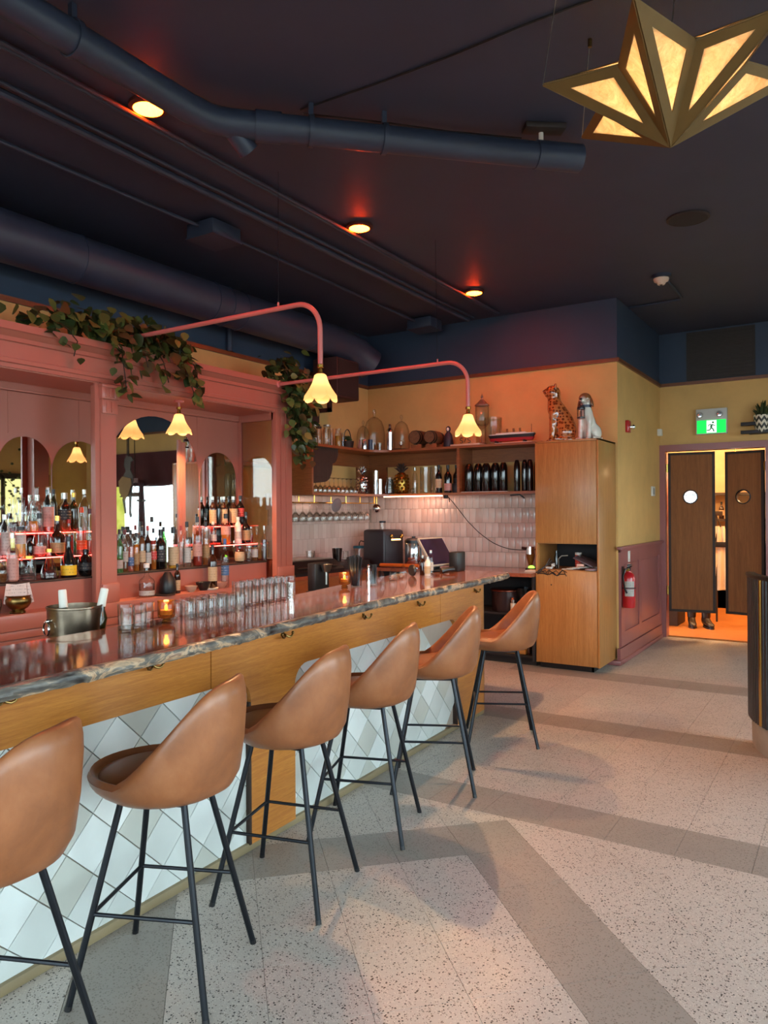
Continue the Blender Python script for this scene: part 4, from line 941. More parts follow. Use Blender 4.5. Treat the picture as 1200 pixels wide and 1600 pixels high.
def candle(x, y, label):
    t = thing('candle_holder', (x, y, 1.0202), label, 'candle')
    MB().lathe([(0, 0), (.018, 0), (.022, .006), (.014, .014), (.034, .022), (.037, .032), (.037, .095), (.0345, .095), (.0345, .034), (0, .028)], (x, y, 1.0202), 40, rib=.025, ribn=20).build('cup', AMBERG, t, 60)
    MB().cyl((x, y, 1.0202+.034), .026, .02, 16).build('wax', PAPER, t)
    MB().ball((x, y, 1.0202+.064), .0065, 8, 8, (1, 1, 1.9)).build('flame', FLAME, t)
    point('candle_glow', (x, y, 1.0202+.085), .10, (1, .55, .18), .012, t)
candle(-2.577, 2.251, 'lit ribbed amber candle glass beside the upturned tumblers'); candle(-2.758, 3.86, 'lit ribbed amber candle glass beside the cup of black straws')
t = thing('straw_cup', (-2.73, 3.95, 1.0202), 'clear tumbler packed with black straws', 'straws')
MB().lathe([(0, 0), (.034, 0), (.044, .12), (.0425, .12), (.033, .006), (0, .006)], (-2.73, 3.95, 1.0202), 20).build('cup', GLASSK, t)
rn = random.Random(2)
for k in range(46):
    a = rn.random()*6.28; q = sqrt(rn.random())
    MB().tube([(-2.73+.028*q*cos(a), 3.95+.028*q*sin(a), 1.028), (-2.73+.062*q*cos(a), 3.95+.062*q*sin(a), 1.028+.20-.02*q)], .0034, 6).build('straw', BLACK, t)
t = thing('straw_cup', (-2.665, 4.035, 1.0202), 'straight clear glass holding a shorter bunch of black stirrers', 'straws')
MB().lathe([(0, 0), (.036, 0), (.038, .10), (.036, .10), (.034, .012), (0, .012)], (-2.665, 4.035, 1.0202), 20).build('cup', GLASSK, t)
for k in range(26):
    a = rn.random()*6.28; q = sqrt(rn.random())
    MB().tube([(-2.665+.024*q*cos(a), 4.035+.024*q*sin(a), 1.034), (-2.665+.034*q*cos(a), 4.035+.034*q*sin(a), 1.034+.125)], .003, 6).build('stirrer', BLACK, t)
MB_ = MB()
t = thing('salt_shaker', (-2.60, 3.90, 1.0202), 'slim chrome salt shaker with ball top in front of the straws', 'shaker')
MB().lathe([(0, 0), (.010, 0), (.010, .04), (.008, .05), (.010, .06), (.007, .075), (.009, .09), (.006, .11), (.006, .13)], (-2.60, 3.90, 1.0202), 12).build('stem', CHROME, t); MB().ball((-2.60, 3.90, 1.0202+.138), .009, 10, 8).build('ball', CHROME, t)
def clip_card(x, y, label):
    t = thing('glass_dome', (x, y, 1.0202), label, 'glass')
    MB().lathe([(.026, 0), (.028, .004), (.027, .05), (.02, .075), (.008, .088), (0, .09)], (x, y, 1.0202), 20).build('dome', GLASSK, t); MB().ball((x, y, 1.0202+.094), .006, 8, 6).build('knob', GLASSK, t)
clip_card(-2.68, 4.16, 'small glass dome on the counter right of the straw glasses'); clip_card(-2.74, 4.42, 'small glass dome on the counter, middle one of three'); clip_card(-2.785, 4.63, 'small glass dome on the counter nearest the dark round dish')
m = MB().lathe([(0, -.012), (.038, -.012), (.043, -.006), (.043, .006), (.038, .012), (0, .012)], (0, 0, 0), 24, 'y').xf(Matrix.Translation((-2.80, 4.79, 1.0635)) @ Matrix.Rotation(radians(-25), 4, 'Z'))
tag(m.build('round_dish', paint('charcoal', '2A2624', .4)), 'dark round dish standing on edge beside the dropper bottles', 'dish')
bottle('slim', -2.775, 4.90, 1.0202, .15, .021, 'brown', None, .5, None, (.2, .5), 'silver', 'dark dropper bottle, left of the three small counter bottles')
bottle('slim', -2.71, 4.86, 1.0202, .145, .023, 'white', None, .5, 'cream', (.12, .5), 'silver', 'cream bitters bottle, front of the three small counter bottles')
bottle('slim', -2.76, 5.00, 1.0202, .185, .021, 'clear', 'water', .5, 'white', (.15, .5), 'silver', 'tallest clear bottle, right of the three small counter bottles')
# touch-screen till
t = thing('till', (-2.77, 5.22, 1.0202), 'tilted touch screen till at the far end of the counter', 'till')
Ms_ = Matrix.Translation((-2.81, 5.12, 1.07)) @ Matrix.Rotation(radians(-5), 4, 'Z') @ Matrix.Rotation(radians(-32), 4, 'Y')   # local y along the screen, z up it, x out of it
sc = MB().box(-.022, 0, 0, .35, 0, .26, .006).xf(Ms_).build('screen', paint('till_case', '8A8680', .4), t)
def screen_mat():
    m, nt, b = nmat('screen_glass'); v = coords(nt); n = noise(nt, v, 5, 3)
    c = ramp(nt, n, [(.3, '120E1A'), (.7, '241A30')]); nt.links.new(c, b.inputs['Base Color']); nt.links.new(c, b.inputs['Emission Color']); b.inputs['Emission Strength'].default_value = .25
    b.inputs['Roughness'].default_value = .2; return m
MB().box(-.001, .0015, .012, .338, .014, .246).xf(Ms_).build('display', screen_mat(), sc)
MB().box(-2.95, -2.79, 5.20, 5.40, 1.0202, 1.04, .006).build('base', BLACK, t); MB().box(-2.90, -2.86, 5.26, 5.34, 1.03, 1.15, .004).build('stem', BLACK, t)
tag(MB().box(-2.76, -2.68, 5.30, 5.44, 1.0202, 1.175, .008).build('receipt_printer', BLACK), 'black receipt printer behind the till screen', 'printer')
m = MB().tube([(0, 0, .02), (.05, -.01, .03), (.11, 0, .03)], [.022, .018, .02], 10).xf(Matrix.Translation((-2.72, 5.10, 1.0202)) @ Matrix.Rotation(radians(60), 4, 'Z')); tag(m.build('scanner', BLACK), 'small black handheld scanner lying under the till screen', 'scanner')
# wine bucket on the under counter shelf
t = thing('wine_bucket', (-2.93, 2.04, .86), 'hammered steel wine bucket with ring handles behind the counter', 'bucket')
MB().lathe([(0, 0), (.098, 0), (.102, .01), (.107, .105), (.1105, .108), (.1105, .113), (.108, .116), (.113, .225), (.117, .228), (.117, .235), (.111, .235), (.104, .11), (.097, .02), (0, .012)], (-2.93, 2.04, .86), 36).build('pail', metal('hammered_steel', '7E7060', .3, .25), t)
for a in (radians(-100), radians(80)):
    c = Vector((-2.93+.118*cos(a), 2.04+.118*sin(a), .86+.165)); tx = Vector((-sin(a), cos(a), 0)); nn = Vector((cos(a), sin(a), 0))
    h = MB().tube([c+tx*.028*cos(q)+Vector((0, 0, 1))*(.028*sin(q)-.02)+nn*.006 for q in [2*pi*k/20 for k in range(21)]], .0042, 8, False).build('ring_handle', CHROME, t)
    MB().ball(c+Vector((0, 0, .012)), .010, 8, 6).build('lug', CHROME, h)
for k, (dx, dy, tx, ty) in enumerate(((-.02, -.025, -.03, .0), (.035, .065, .03, .045))):
    b = thing('wine_bottle', (-2.93+dx, 2.04+dy, .875), ('wine bottle with white wrapped neck in the bucket, left', 'wine bottle with white wrapped neck in the bucket, right')[k], 'bottle', 'bottles in the wine bucket')
    p0 = Vector((-2.93+dx, 2.04+dy, .88)); p1 = p0+Vector((tx, ty, .285)); 
    def L(f): return p0.lerp(p1, f)
    MB().tube([L(0), L(.55), L(.68), L(.8)], [.036, .036, .018, .0145], 14).build('body', GL['olive'], b)
    MB().tube([L(.72), L(.98), L(1.0)], [.0185, .0175, .015], 14).build('neck_wrap', PAPER, b)
struct(MB().box(-3.28, -2.70, -.3, 5.3, .80, .86).box(-2.74, -2.66, -.3, 4.9, 0, .9), 'trim_7', paint('under_shelf', '2A2426', .3))
# ------------------------------------------------------------------ corner shelves
sh = thing('corner_shelf', (-4.2, 7.0, 1.675), 'dark wooden two tier corner shelf over the blush tiles', 'shelf')
XS, YS = -4.54, 7.0                                                     # front edges of the two arms
def shelf_poly():
    r = .22; c = (XS+r, YS-r)
    arc = [(c[0]+r*cos(a), c[1]+r*sin(a)) for a in [pi-pi/2*k/8 for k in range(9)]]
    return [(XL+.003, 5.84), (XS, 5.84)]+arc+[(-2.605, YS), (-2.605, YB-.003), (XL+.003, YB-.003)]
for z0, z1 in ((1.675, 1.70), (2.165, 2.19)):
    MB().prism(shelf_poly(), 'xy', z0, z1).build('board', SHELFW, sh)
MB().box(XL+.003, XS, 5.815, 5.84, 1.675, 2.19, .002).build('end_panel', SHELFW, sh)
MB().box(-3.545, -3.515, YS+.004, YB-.003, 1.70, 2.165).build('divider', SHELFW, sh)
MB().box(-4.885, -4.62, YB-.03, YB-.003, 1.70, 2.165).build('corner_post', SHELFW, sh); MB().box(XL+.003, XL+.03, 7.08, YB-.03, 1.70, 2.165).build('corner_post', SHELFW, sh)
MB().box(-4.62, -2.605, YB-.03, YB-.003, 2.02, 2.165).build('valance', SHELFW, sh); MB().box(XL+.003, XL+.03, 5.84, 7.08, 2.02, 2.165).build('valance', SHELFW, sh)
MB().box(-4.45, -3.72, YS-.012, YS+.012, 1.664, 1.675).build('strip_light', LEDWARM, sh)
point('strip_glow', (-4.1, YS+.05, 1.63), 2.2, (1, .5, .34), .12, sh)
sc = [(5.845, 2.165), (6.30, 2.165)]+[(6.30-.10*(1-cos(a)), 2.165-.02-.14*sin(a)) for a in [pi/2*k/6 for k in range(7)]]+[(6.20-.14*(1-cos(a)), 2.0-.19*sin(a)) for a in [pi/2*k/6 for k in range(7)]]+[(5.90, 1.795), (5.845, 1.795)]
tag(MB().prism(sc, 'yz', XS-.05, XS-.03, .004).build('scalloped_bracket', DARKW), 'dark scalloped wooden bracket under the left end of the top shelf', 'bracket')
m = MB().tube([(-2.95, YS+.02, 1.66), (-2.85, YS+.02, 1.665), (-2.8, YS+.02, 1.63)], .008, 6); tag(m.build('hanger_hook', BLACK), 'small black hook under the shelf near the oak cabinet', 'hook')
m = MB().box(-3.70, -3.66, YS-.01, YS+.03, 1.64, 1.675, .004).tube([(-3.68, YS, 1.66), (-3.64, YS, 1.65), (-3.63, YS, 1.60)], .006, 6); tag(m.build('strip_plug', BLACK), 'black connector hanging at the end of the warm strip light', 'plug')
# cable sagging over the tiles
cb = [(-3.65+.9*t-0, YB-.02, 1.62-.55*t**.8) for t in [k/14 for k in range(15)]]
tag(MB().tube([(-3.82+.06*k, YB-.018, z) for k, z in enumerate((1.66, 1.60, 1.53, 1.46, 1.39, 1.335, 1.28, 1.235, 1.195, 1.16, 1.135, 1.115, 1.10, 1.095, 1.093, 1.094, 1.096, 1.1, 1.106, 1.115, 1.13))], .004, 6).build('power_cable', DARKW), 'thin brown power cable sagging across the blush tiles', 'cable')
tag(MB().tube([(-2.635, YB-.03, 1.58), (-2.66, YB-.03, 1.50), (-2.665, YB-.03, 1.40), (-2.64, YB-.03, 1.29), (-2.61, YB-.03, 1.25)], .007, 6).build('power_cable', BLACK), 'thick black cable looping beside the oak cabinet', 'cable')
# upper shelf things
ZU, ZD = 2.1902, 1.7002
def jar(x, y, z, r, h, label, mat=GLASSK, lid=None, kind='jar', name='glass_jar', liq=None, lvl=.5, cat='jar'):
    P = {'jar': [(0, 0), (r*.95, 0), (r, .006), (r, h*.74), (r*.8, h*.84), (r*.72, h*.9), (r*.8, h)],
         'tube': [(0, 0), (r*.96, 0), (r, .006), (r, h)], 'vase': [(0, 0), (r*.7, 0), (r, h*.3), (r*.85, h*.7), (r*.55, h*.86), (r*.75, h)]}[kind]
    b = MB().lathe(P+[(P[-1][0]-.003, h), (max(.004, P[-1][0]-.005), h*.88), (r*.93, h*.6 if kind != 'vase' else h*.32), (r*.9, .012), (0, .01)], (x, y, z), 20).build(name, mat); b.location = (x, y, z); WL[b] = Vector((x, y, z))
    if liq: MB().lathe([(0, .012), (r*.88, .012), (r*.9, h*.5*lvl), (r*.9, h*lvl), (0, h*lvl)], (x, y, z), 16).build('contents', LQ[liq], b)
    if lid: MB().lathe([(P[-1][0]+.003, h-.012), (P[-1][0]+.003, h+.006), (0, h+.008)], (x, y, z), 16).build('lid', lid, b)
    return tag(b, label, cat)
jar(-4.68, 5.90, ZU, .035, .20, 'glass jar hidden behind the ivy end of the top shelf')
jar(-4.66, 6.02, ZU, .033, .205, 'clear glass jar nearest the hanging ivy on the top shelf', lid=STEEL)
jar(-4.70, 6.14, ZU, .033, .195, 'second clear glass jar from the ivy on the top shelf', lid=DARKW)
jar(-4.70, 6.28, ZU, .046, .225, 'wide clear jar left of the orange bottle on the top shelf', lid=STEEL)
jar(-4.72, 6.37, ZU, .03, .20, 'narrow clear jar behind the wide one on the top shelf', kind='tube')
jar(-4.68, 6.455, ZU, .038, .205, 'round shouldered bottle of orange syrup on the top shelf', liq='gold', lvl=.62, cat='bottle', name='syrup_bottle')
jar(-4.70, 6.56, ZU, .026, .17, 'small clear jar right of the orange bottle', kind='tube')
t = thing('wire_basket', (-4.72, 6.68, ZU), 'small dark basket with a hooped handle and green leaves on the top shelf', 'basket')
MB().lathe([(0, 0), (.06, 0), (.072, .09), (.068, .09), (.056, .006), (0, .006)], (-4.72, 6.68, ZU), 18).build('body', DARKW, t)
MB().tube([(-4.72, 6.68-.07*cos(a), ZU+.09+.13*sin(a)) for a in [pi*k/12 for k in range(13)]], .006, 6).build('handle', DARKW, t)
m = MB()
for k in range(8):
    a = k*2.4; MB.ball(m, (-4.72+.03*cos(a), 6.68+.035*sin(a), ZU+.11+.012*(k % 3)), .024, 8, 6, (1, 1, .6))
m.build('leaves', LEAFM[0], t)
t = thing('framed_sign', (-4.60, 6.70, ZU), 'small red framed chalk sign on the top shelf', 'sign')
Ms = Matrix.Translation((-4.60, 6.72, ZU)) @ Matrix.Rotation(radians(35), 4, 'Z') @ Matrix.Rotation(radians(8), 4, 'Y')
m = MB().box(-.006, .006, -.06, .06, 0, .012).box(-.006, .006, -.06, .06, .088, .10).box(-.006, .006, -.06, -.048, 0, .1).box(-.006, .006, .048, .06, 0, .1); m.xf(Ms).build('frame', paint('sign_red', '8A3A2C', .5), t)
MB().box(-.004, .003, -.05, .05, .01, .09).xf(Ms).build('panel', label_mat('chalk', '3A302C', 'D0C4B8'), t)
tag(MB().lathe([(0, 0), (.03, 0), (.031, .004), (.031, .11), (.028, .118), (0, .118)], (-4.62, 6.86, ZU), 18).build('steel_can', CHROME), 'shiny steel can on the top shelf, left of the cloches', 'can')
tag(MB().lathe([(0, 0), (.026, 0), (.026, .12), (0, .12)], (-4.585, 6.93, ZU), 16).build('navy_can', paint('navy_can', '27304A', .3)), 'navy blue can on the top shelf next to the steel can', 'can')
def cloche(x, y, z, r, h, label, base=True):
    t = thing('glass_cloche', (x, y, z), label, 'cloche')
    MB().lathe([(r, .02), (r, h*.42), (r*.94, h*.55), (r*.72, h*.70), (r*.36, h*.78), (r*.12, h*.80)], (x, y, z), 26).build('dome', GLASSK, t)
    MB().lathe([(0, h*.79), (r*.12, h*.80), (r*.10, h*.84), (r*.20, h*.90), (r*.16, h*.96), (0, h*.98)], (x, y, z), 14).build('knob', GLASSK, t)
    MB().lathe([(0, 0), (r*1.08, 0), (r*1.1, .012), (r*1.0, .022), (0, .022)], (x, y, z), 26).build('base', DARKW, t)
cloche(-4.72, 6.99, ZU, .075, .36, 'smaller glass cloche on the top shelf beside the corner')
cloche(-4.70, 7.19, ZU, .122, .51, 'largest glass cloche standing in the corner of the top shelf')
cloche(-4.345, 7.21, ZU, .092, .42, 'glass cloche behind the steel cocktail shaker on the top shelf')
for k, (x, y) in enumerate(((-4.60, 7.00), (-4.52, 7.02))):
    tag(MB().lathe([(0, 0), (.024, 0), (.029, .085), (.027, .085), (.022, .006), (0, .006)], (x, y, ZU), 16).build('shot_glass', GLASSK), ('left', 'right')[k]+' small glass in front of the corner cloche', 'glass')
t = thing('cocktail_shaker', (-4.425, 7.09, ZU), 'tall steel cocktail shaker on the top shelf', 'shaker')
MB().lathe([(0, 0), (.033, 0), (.041, .2), (.0, .2)], (-4.425, 7.09, ZU), 22).build('body', CHROME, t)
MB().lathe([(.041, .2), (.042, .206), (.036, .235), (.022, .25), (.02, .262), (0, .262)], (-4.425, 7.09, ZU), 22).build('shoulder', CHROME, t); MB().lathe([(.021, .255), (.022, .285), (.016, .296), (0, .298)], (-4.425, 7.09, ZU), 18).build('cap', CHROME, t)
t = thing('goblet', (-4.275, 7.08, ZU), 'tiny amber goblet right of the cocktail shaker', 'glass')
MB().lathe([(0, 0), (.02, 0), (.02, .003), (.004, .008), (.004, .04), (.02, .055), (.021, .09), (.019, .09), (.018, .058), (0, .045)], (-4.275, 7.08, ZU), 16).build('cup', AMBERG, t)
BARW = wood('barrel_wood', '5A3A24', '7C5636', (10, 1, 10), .6); HOOP = paint('barrel_hoop', '2A2624', .4, metal=.8)
def barrel(x, y, r, L, label):
    t = thing('barrel', (x, y, ZU), label, 'barrel'); zc = ZU+.045+r
    MB().lathe([(r*.82, -L/2), (r*.93, -L/4), (r, 0), (r*.93, L/4), (r*.82, L/2)], (x, y, zc), 20, 'y').build('staves', BARW, t)
    MB().lathe([(0, -L/2+.008), (r*.8, -L/2+.008)], (x, y, zc), 20, 'y').build('head', wood('barrel_head', '8A5E3A', 'A8764A', (12, 1, 2)), t)
    for q in (-.46, -.3, .3, .46):
        rr = r*(.835 if abs(q) > .4 else .905); MB().lathe([(rr, L*q-.009), (rr+.004, L*q-.009), (rr+.004, L*q+.009), (rr, L*q+.009)], (x, y, zc), 20, 'y').build('hoop', HOOP, t)
    m = MB()
    for q in (-.3, .3): m.prism([(x-r*.8, ZU), (x+r*.8, ZU), (x+r*.8, ZU+.05), (x+r*.4, ZU+.055), (x, ZU+.04), (x-r*.4, ZU+.055), (x-r*.8, ZU+.05)], 'xz', y+q*L-.012, y+q*L+.012)
    m.box(x-r*.5, x-r*.3, y-L*.3, y+L*.3, ZU, ZU+.02).box(x+r*.3, x+r*.5, y-L*.3, y+L*.3, ZU, ZU+.02); m.build('cradle', wood('cradle_wood', '8A4A28', 'A86038', (3, 3, 3)), t)
barrel(-4.085, 7.17, .083, .24, 'left small oak barrel on a cradle on the top shelf'); barrel(-3.90, 7.17, .076, .24, 'right small oak barrel on a cradle on the top shelf')
t = thing('hooded_figure', (-3.712, 7.14, ZU), 'dark hooded figurine with a pale face on the top shelf', 'figurine')
CLK = paint('dark_cloak', '2A2430', .6)
MB().lathe([(0, 0), (.054, 0), (.056, .02), (.05, .09), (.04, .14), (.022, .165), (.016, .172)], (-3.712, 7.14, ZU), 18).build('cloak', CLK, t)
MB().ball((-3.712, 7.14, ZU+.198), .026, 14, 10, (1, 1, 1.35)).build('hood', CLK, t); MB().ball((-3.708, 7.12, ZU+.196), .016, 12, 8, (.9, .7, 1.25)).build('face', PAPER, t)
m = MB().box(-3.63, -3.29, 7.02, 7.30, ZU, ZU+.02, .004); tag(m.build('tray', paint('pale_tray', 'C8A890', .5)), 'pale flat tray lying on the top shelf under the lamp', 'tray')
t = thing('cigar_box', (-3.48, 7.13, ZU+.02), 'small wooden box with dark scrolls on the pale tray', 'box')
MB().box(-3.60, -3.36, 7.08, 7.18, ZU+.02, ZU+.10, .004).build('case', wood('box_wood', 'B06A30', 'C98446', (6, 2, 8)), t)
for dx in (-.045, .045):
    P = [(.016*cos(radians(a)), .014+.014*sin(radians(a))) for a in range(30, 271, 24)]+[(.016*cos(radians(a)), -.014+.014*sin(radians(a))) for a in range(80, -151, -23)]
    MB().tube([(-3.48+dx+p[0], 7.077, ZU+.06+p[1]) for p in P], .0035, 5).build('scroll', BLACK, t)
MB().tube([(-3.49, 7.077, ZU+.04), (-3.47, 7.077, ZU+.085)], .003, 5).build('scroll', BLACK, t)
t = thing('apothecary_jar', (-3.34, 7.2, ZU+.02), 'tall footed apothecary jar with a pointed lid on the tray', 'jar')
MB().lathe([(0, 0), (.05, 0), (.05, .008), (.015, .02), (.012, .16), (.05, .19), (.072, .22), (.074, .40), (.069, .41), (.069, .225), (.045, .2), (0, .19)], (-3.34, 7.2, ZU+.02), 22).build('body', GLASSK, t)
MB().lathe([(.078, .405), (.078, .415), (.05, .44), (.022, .47), (.008, .48), (.014, .5), (.006, .52), (0, .54)], (-3.34, 7.2, ZU+.02), 20).build('lid', glassy('lid_glass', (.55, .42, .36), .05, .03, .3), t)
jar(-3.215, 7.2, ZU, .092, .29, 'wide clear cylinder jar behind the model ship', kind='tube')
sp = thing('model_ship', (-2.975, 7.12, ZU), 'model ocean liner with red and black hull and four funnels', 'model ship')
def hull(z0, z1, w0, w1, L):
    vs = []
    for z, w, l in ((z0, w0, L-.02), (z1, w1, L)):
        for k in range(24):
            a = 2*pi*k/24; vs.append((-2.975+l*(abs(cos(a))**.75)*(1 if cos(a) > 0 else -1), 7.12+w*(abs(sin(a))**.6)*(1 if sin(a) > 0 else -1), z))
    return MB().add(vs, [tuple(range(24)), tuple(range(24, 48))]+[(k, (k+1) % 24, 24+(k+1) % 24, 24+k) for k in range(24)])
zz = ZU+.03
hull(zz, zz+.03, .028, .036, .25).build('lower_hull', paint('hull_red', 'A02028', .4), sp); hull(zz+.03, zz+.062, .036, .042, .26).build('upper_hull', paint('hull_black', '16161A', .4), sp)
hull(zz+.062, zz+.072, .04, .04, .255).build('deck', PAPER, sp); MB().box(-3.14, -2.82, 7.095, 7.145, zz+.072, zz+.085, .003).build('cabins', PAPER, sp)
for k in range(4): MB().tube([(-3.09+k*.07, 7.12, zz+.08), (-3.095+k*.07, 7.12, zz+.125)], .011, 10).build('funnel', paint('funnel_tan', '8A5A2A', .5), sp)
for x in (-3.2, -2.76): MB().tube([(x, 7.12, zz+.07), (x, 7.12, zz+.16)], .0025, 5).build('mast', DARKW, sp)
MB().box(-3.15, -3.13, 7.09, 7.15, ZU+.006, zz+.006).box(-2.84, -2.82, 7.09, 7.15, ZU+.006, zz+.006).build('stand', DARKW, sp)
tag(MB().box(-3.12, -2.72, 7.02, 7.25, ZU, ZU+.006).build('papers', PAPER), 'loose sheets of paper under the model ship', 'papers')
# lower shelf things
def stem_proto(name='stem_glass', flip=True, s=1.0):
    P = [(0, 0), (.032, 0), (.033, .002), (.006, .008), (.004, .02), (.004, .085), (.012, .098), (.032, .125), (.036, .15), (.031, .19), (.0295, .19), (.034, .15), (.029, .126), (.008, .103), (0, .1)]
    P = [(a*s, b*s) for a, b in P]
    if flip: P = [(a, .19*s-b) for a, b in P]
    return MB().lathe(P, (0, 0, 0), 18).build(name, GLASSK, None, 50, local=True)
pts = []
for r in range(2):
    for k in range(10):
        pts.append((-4.585-.085*r, 5.93+k*.078+.03*r, ZD))
place(stem_proto('coupe_glass', True, .84), pts, lambda k: 'upturned stem glass, %s from near end, %s row, lower corner shelf' % (ORD[k % 10+1], ('front', 'back')[k//10]), 'upturned stem glasses on the lower shelf')
bowl(-4.59, 6.87, ZD, .04, .05, GLASSK, 'small glass dish at the end of the stem glass rows', 'glass_dish', 'dish')
PINM = metal('gold_pineapple', 'A8843C', .3, .2)
def pineapple(x, y, r, h, body, label):
    t = thing('pineapple_jar', (x, y, ZD), label, 'pineapple jar')
    m = MB(); N = 20; prof = [(.5, 0), (.8, .04), (1, .25), (.98, .42), (.8, .6), (.5, .68)]; m.lathe([(a*r*.98, b*h) for a, b in prof], (x, y, ZD), N)
    for i in range(6):
        for k in range(10):
            f = .08+i*.1; w = 1 if .15 < f < .5 else .86; a = 2*pi*(k+.5*(i % 2))/10
            m.ball((x+r*w*.93*cos(a), y+r*w*.93*sin(a), ZD+f*h), r*.21, 6, 4)
    m.build('body', body, t); m = MB()
    for i in range(3):
        for k in range(7):
            a = 2*pi*(k+i*.4)/7; q = r*(.9-.25*i); m.tube([(x, y, ZD+h*.66), (x+q*.6*cos(a), y+q*.6*sin(a), ZD+h*(.78+.06*i)), (x+q*1.15*cos(a), y+q*1.15*sin(a), ZD+h*(.84+.07*i))], [.012, .011, .002], 5)
    m.build('crown', body if body is not PINM else DARKW, t)
pineapple(-4.295, 7.12, .08, .35, PINM, 'gold metal pineapple on the lower shelf'); pineapple(-4.70, 6.93, .06, .32, CHROME, 'polished steel pineapple at the corner of the lower shelf')
for k, (x, y, h) in enumerate(((-4.60, 7.06, .27), (-4.53, 7.04, .17))):
    tag(MB().lathe([(0, 0), (.032, 0), (.034, h), (.03, h), (.028, .01), (0, .01)], (x, y, ZD), 18).build('steel_cup', CHROME), ('taller', 'shorter')[k]+' steel cup in the corner of the lower shelf', 'cup')
jar(-4.42, 7.06, ZD, .048, .19, 'rounded glass vase left of the gold pineapple', kind='vase'); jar(-4.47, 7.17, ZD, .04, .17, 'smoky glass jar behind the vase by the gold pineapple', GL['smoke'])
bottle('slim', -4.11, 7.10, ZD, .29, .028, 'clear', 'water', .4, None, (.2, .5), 'silver', 'tall clear bottle right of the gold pineapple')
tag(MB().ball((-4.10, 7.03, ZD+.03), .03, 12, 8).build('crystal_knob', GLASSK), 'small crystal ball in front of the clear bottle, lower shelf', 'ornament')
jar(-3.985, 7.12, ZD, .062, .29, 'left one of two large clear cylinder jars on the lower shelf', kind='tube'); jar(-3.85, 7.12, ZD, .06, .29, 'right one of two large clear cylinder jars on the lower shelf', kind='tube')
bottle('wine', -3.785, 7.05, ZD, .30, .037, 'black', None, .5, 'cream', (.18, .50), 'black', 'left wine bottle with cream label on the lower shelf', cat='wine bottle')
bottle('wine', -3.675, 7.05, ZD, .296, .040, 'black', None, .5, 'pink', (.08, .34), 'black', 'wine bottle with pink label on the lower shelf', cat='wine bottle')
bottle('wine', -3.625, 7.15, ZD, .30, .036, 'brown', None, .5, None, (.1, .3), 'black', 'unlabelled dark wine bottle behind the pink labelled one', cat='wine bottle')
t = thing('coffee_grinder', (-3.585, 7.07, ZD), 'small black hand grinder beside the shelf divider', 'grinder')
MB().box(-3.615, -3.555, 7.03, 7.11, ZD, ZD+.10, .005).build('base', BLACK, t); MB().lathe([(.02, .1), (.028, .15), (0, .16)], (-3.585, 7.07, ZD), 14).build('hopper', BLKM, t)
MB().tube([(-3.585, 7.07, ZD+.16), (-3.585, 7.07, ZD+.19), (-3.55, 7.07, ZD+.215)], .005, 6).build('crank', BLKM, t)
for k, x in enumerate((-3.435, -3.335, -3.237, -3.142, -3.045)):
    bottle('pill', x, 7.07+.02*(k % 2), ZD+.004, .298, .049 if k != 4 else .043, 'black', None, .5, None, (.2, .4), None, 'matte black bottle, %s from left of five on the lower shelf' % ORD[k+1], 'black bottles on the lower shelf')
tag(MB().box(-3.50, -2.98, 7.01, 7.2, ZD, ZD+.004).build('mat', PAPER), 'pale mat under the five black bottles', 'mat')
for k, x in enumerate((-2.885, -2.815, -2.748, -2.682)):
    bottle('pill', x, 7.04+.03*(k % 2), ZD, .32, .032, 'black', None, .5, None, (.2, .4), None, 'tall dark bottle, %s from left of four beside the cabinet' % ORD[k+1], 'brown bottles on the lower shelf')
# hanging glass rack
t = thing('glass_rack', (-4.6, 6.4, 1.6), 'brass hanging rack for stem glasses under the corner shelf', 'glass rack')
for x in (-4.79, -4.75, -4.69, -4.65): MB().tube([(x, 5.5, 1.60), (x, 7.1, 1.60)], .005, 6).build('rail', BRASS, t)
for y in (5.95, 6.5, 7.06):
    MB().tube([(-4.62, y, 1.60), (-4.62, y, 1.675)], .006, 6).build('rod', BRASS, t); MB().tube([(-4.83, y, 1.60), (-4.61, y, 1.60)], .004, 6).build('crossbar', BRASS, t)
    MB().tube([(-4.82, y, 1.60), (-4.82, y, 1.675)], .006, 6).build('rod', BRASS, t)
pts = []
for r in range(2):
    for k in range(13): pts.append((-4.67-.1*r, 5.60+k*.115, 1.6048-.19*1.05+.002))
place(stem_proto('hanging_wine_glass', True, 1.05), pts, lambda k: 'hanging wine glass, %s from near end, %s rail' % (ORD[k % 13+1], ('front', 'back')[k//13]), 'wine glasses hanging from the brass rack')
m = MB()
m.lathe([(0, -.012), (.06, -.010), (.075, 0), (.06, .010), (0, .012)], (0, 0, 0), 16, 'x').xf(Matrix.Translation((-4.56, 6.25, 1.575)) @ Matrix.Rotation(radians(12), 4, 'Y') @ Matrix.Scale(1.15, 4, (0, 1, 0)))
tag(m.build('grey_cloth', paint('grey_cloth', '7A7070', .9, bm=.4, bsc=60)), 'folded grey cloth pad tucked on the glass rack', 'cloth')
t = thing('mirror_ball', (-4.59, 7.06, 1.495), 'round chrome ball hanging at the corner under the shelf', 'ball')
MB().ball((-4.59, 7.06, 1.54), .05, 20, 14).build('ball', CHROME, t); MB().lathe([(.0505, -.004), (.053, -.004), (.053, .004), (.0505, .004)], (-4.59, 7.06, 1.54), 20).build('band', STEEL, t); MB().tube([(-4.59, 7.06, 1.59), (-4.59, 7.06, 1.675)], .003, 5).build('cord', BRASS, t)
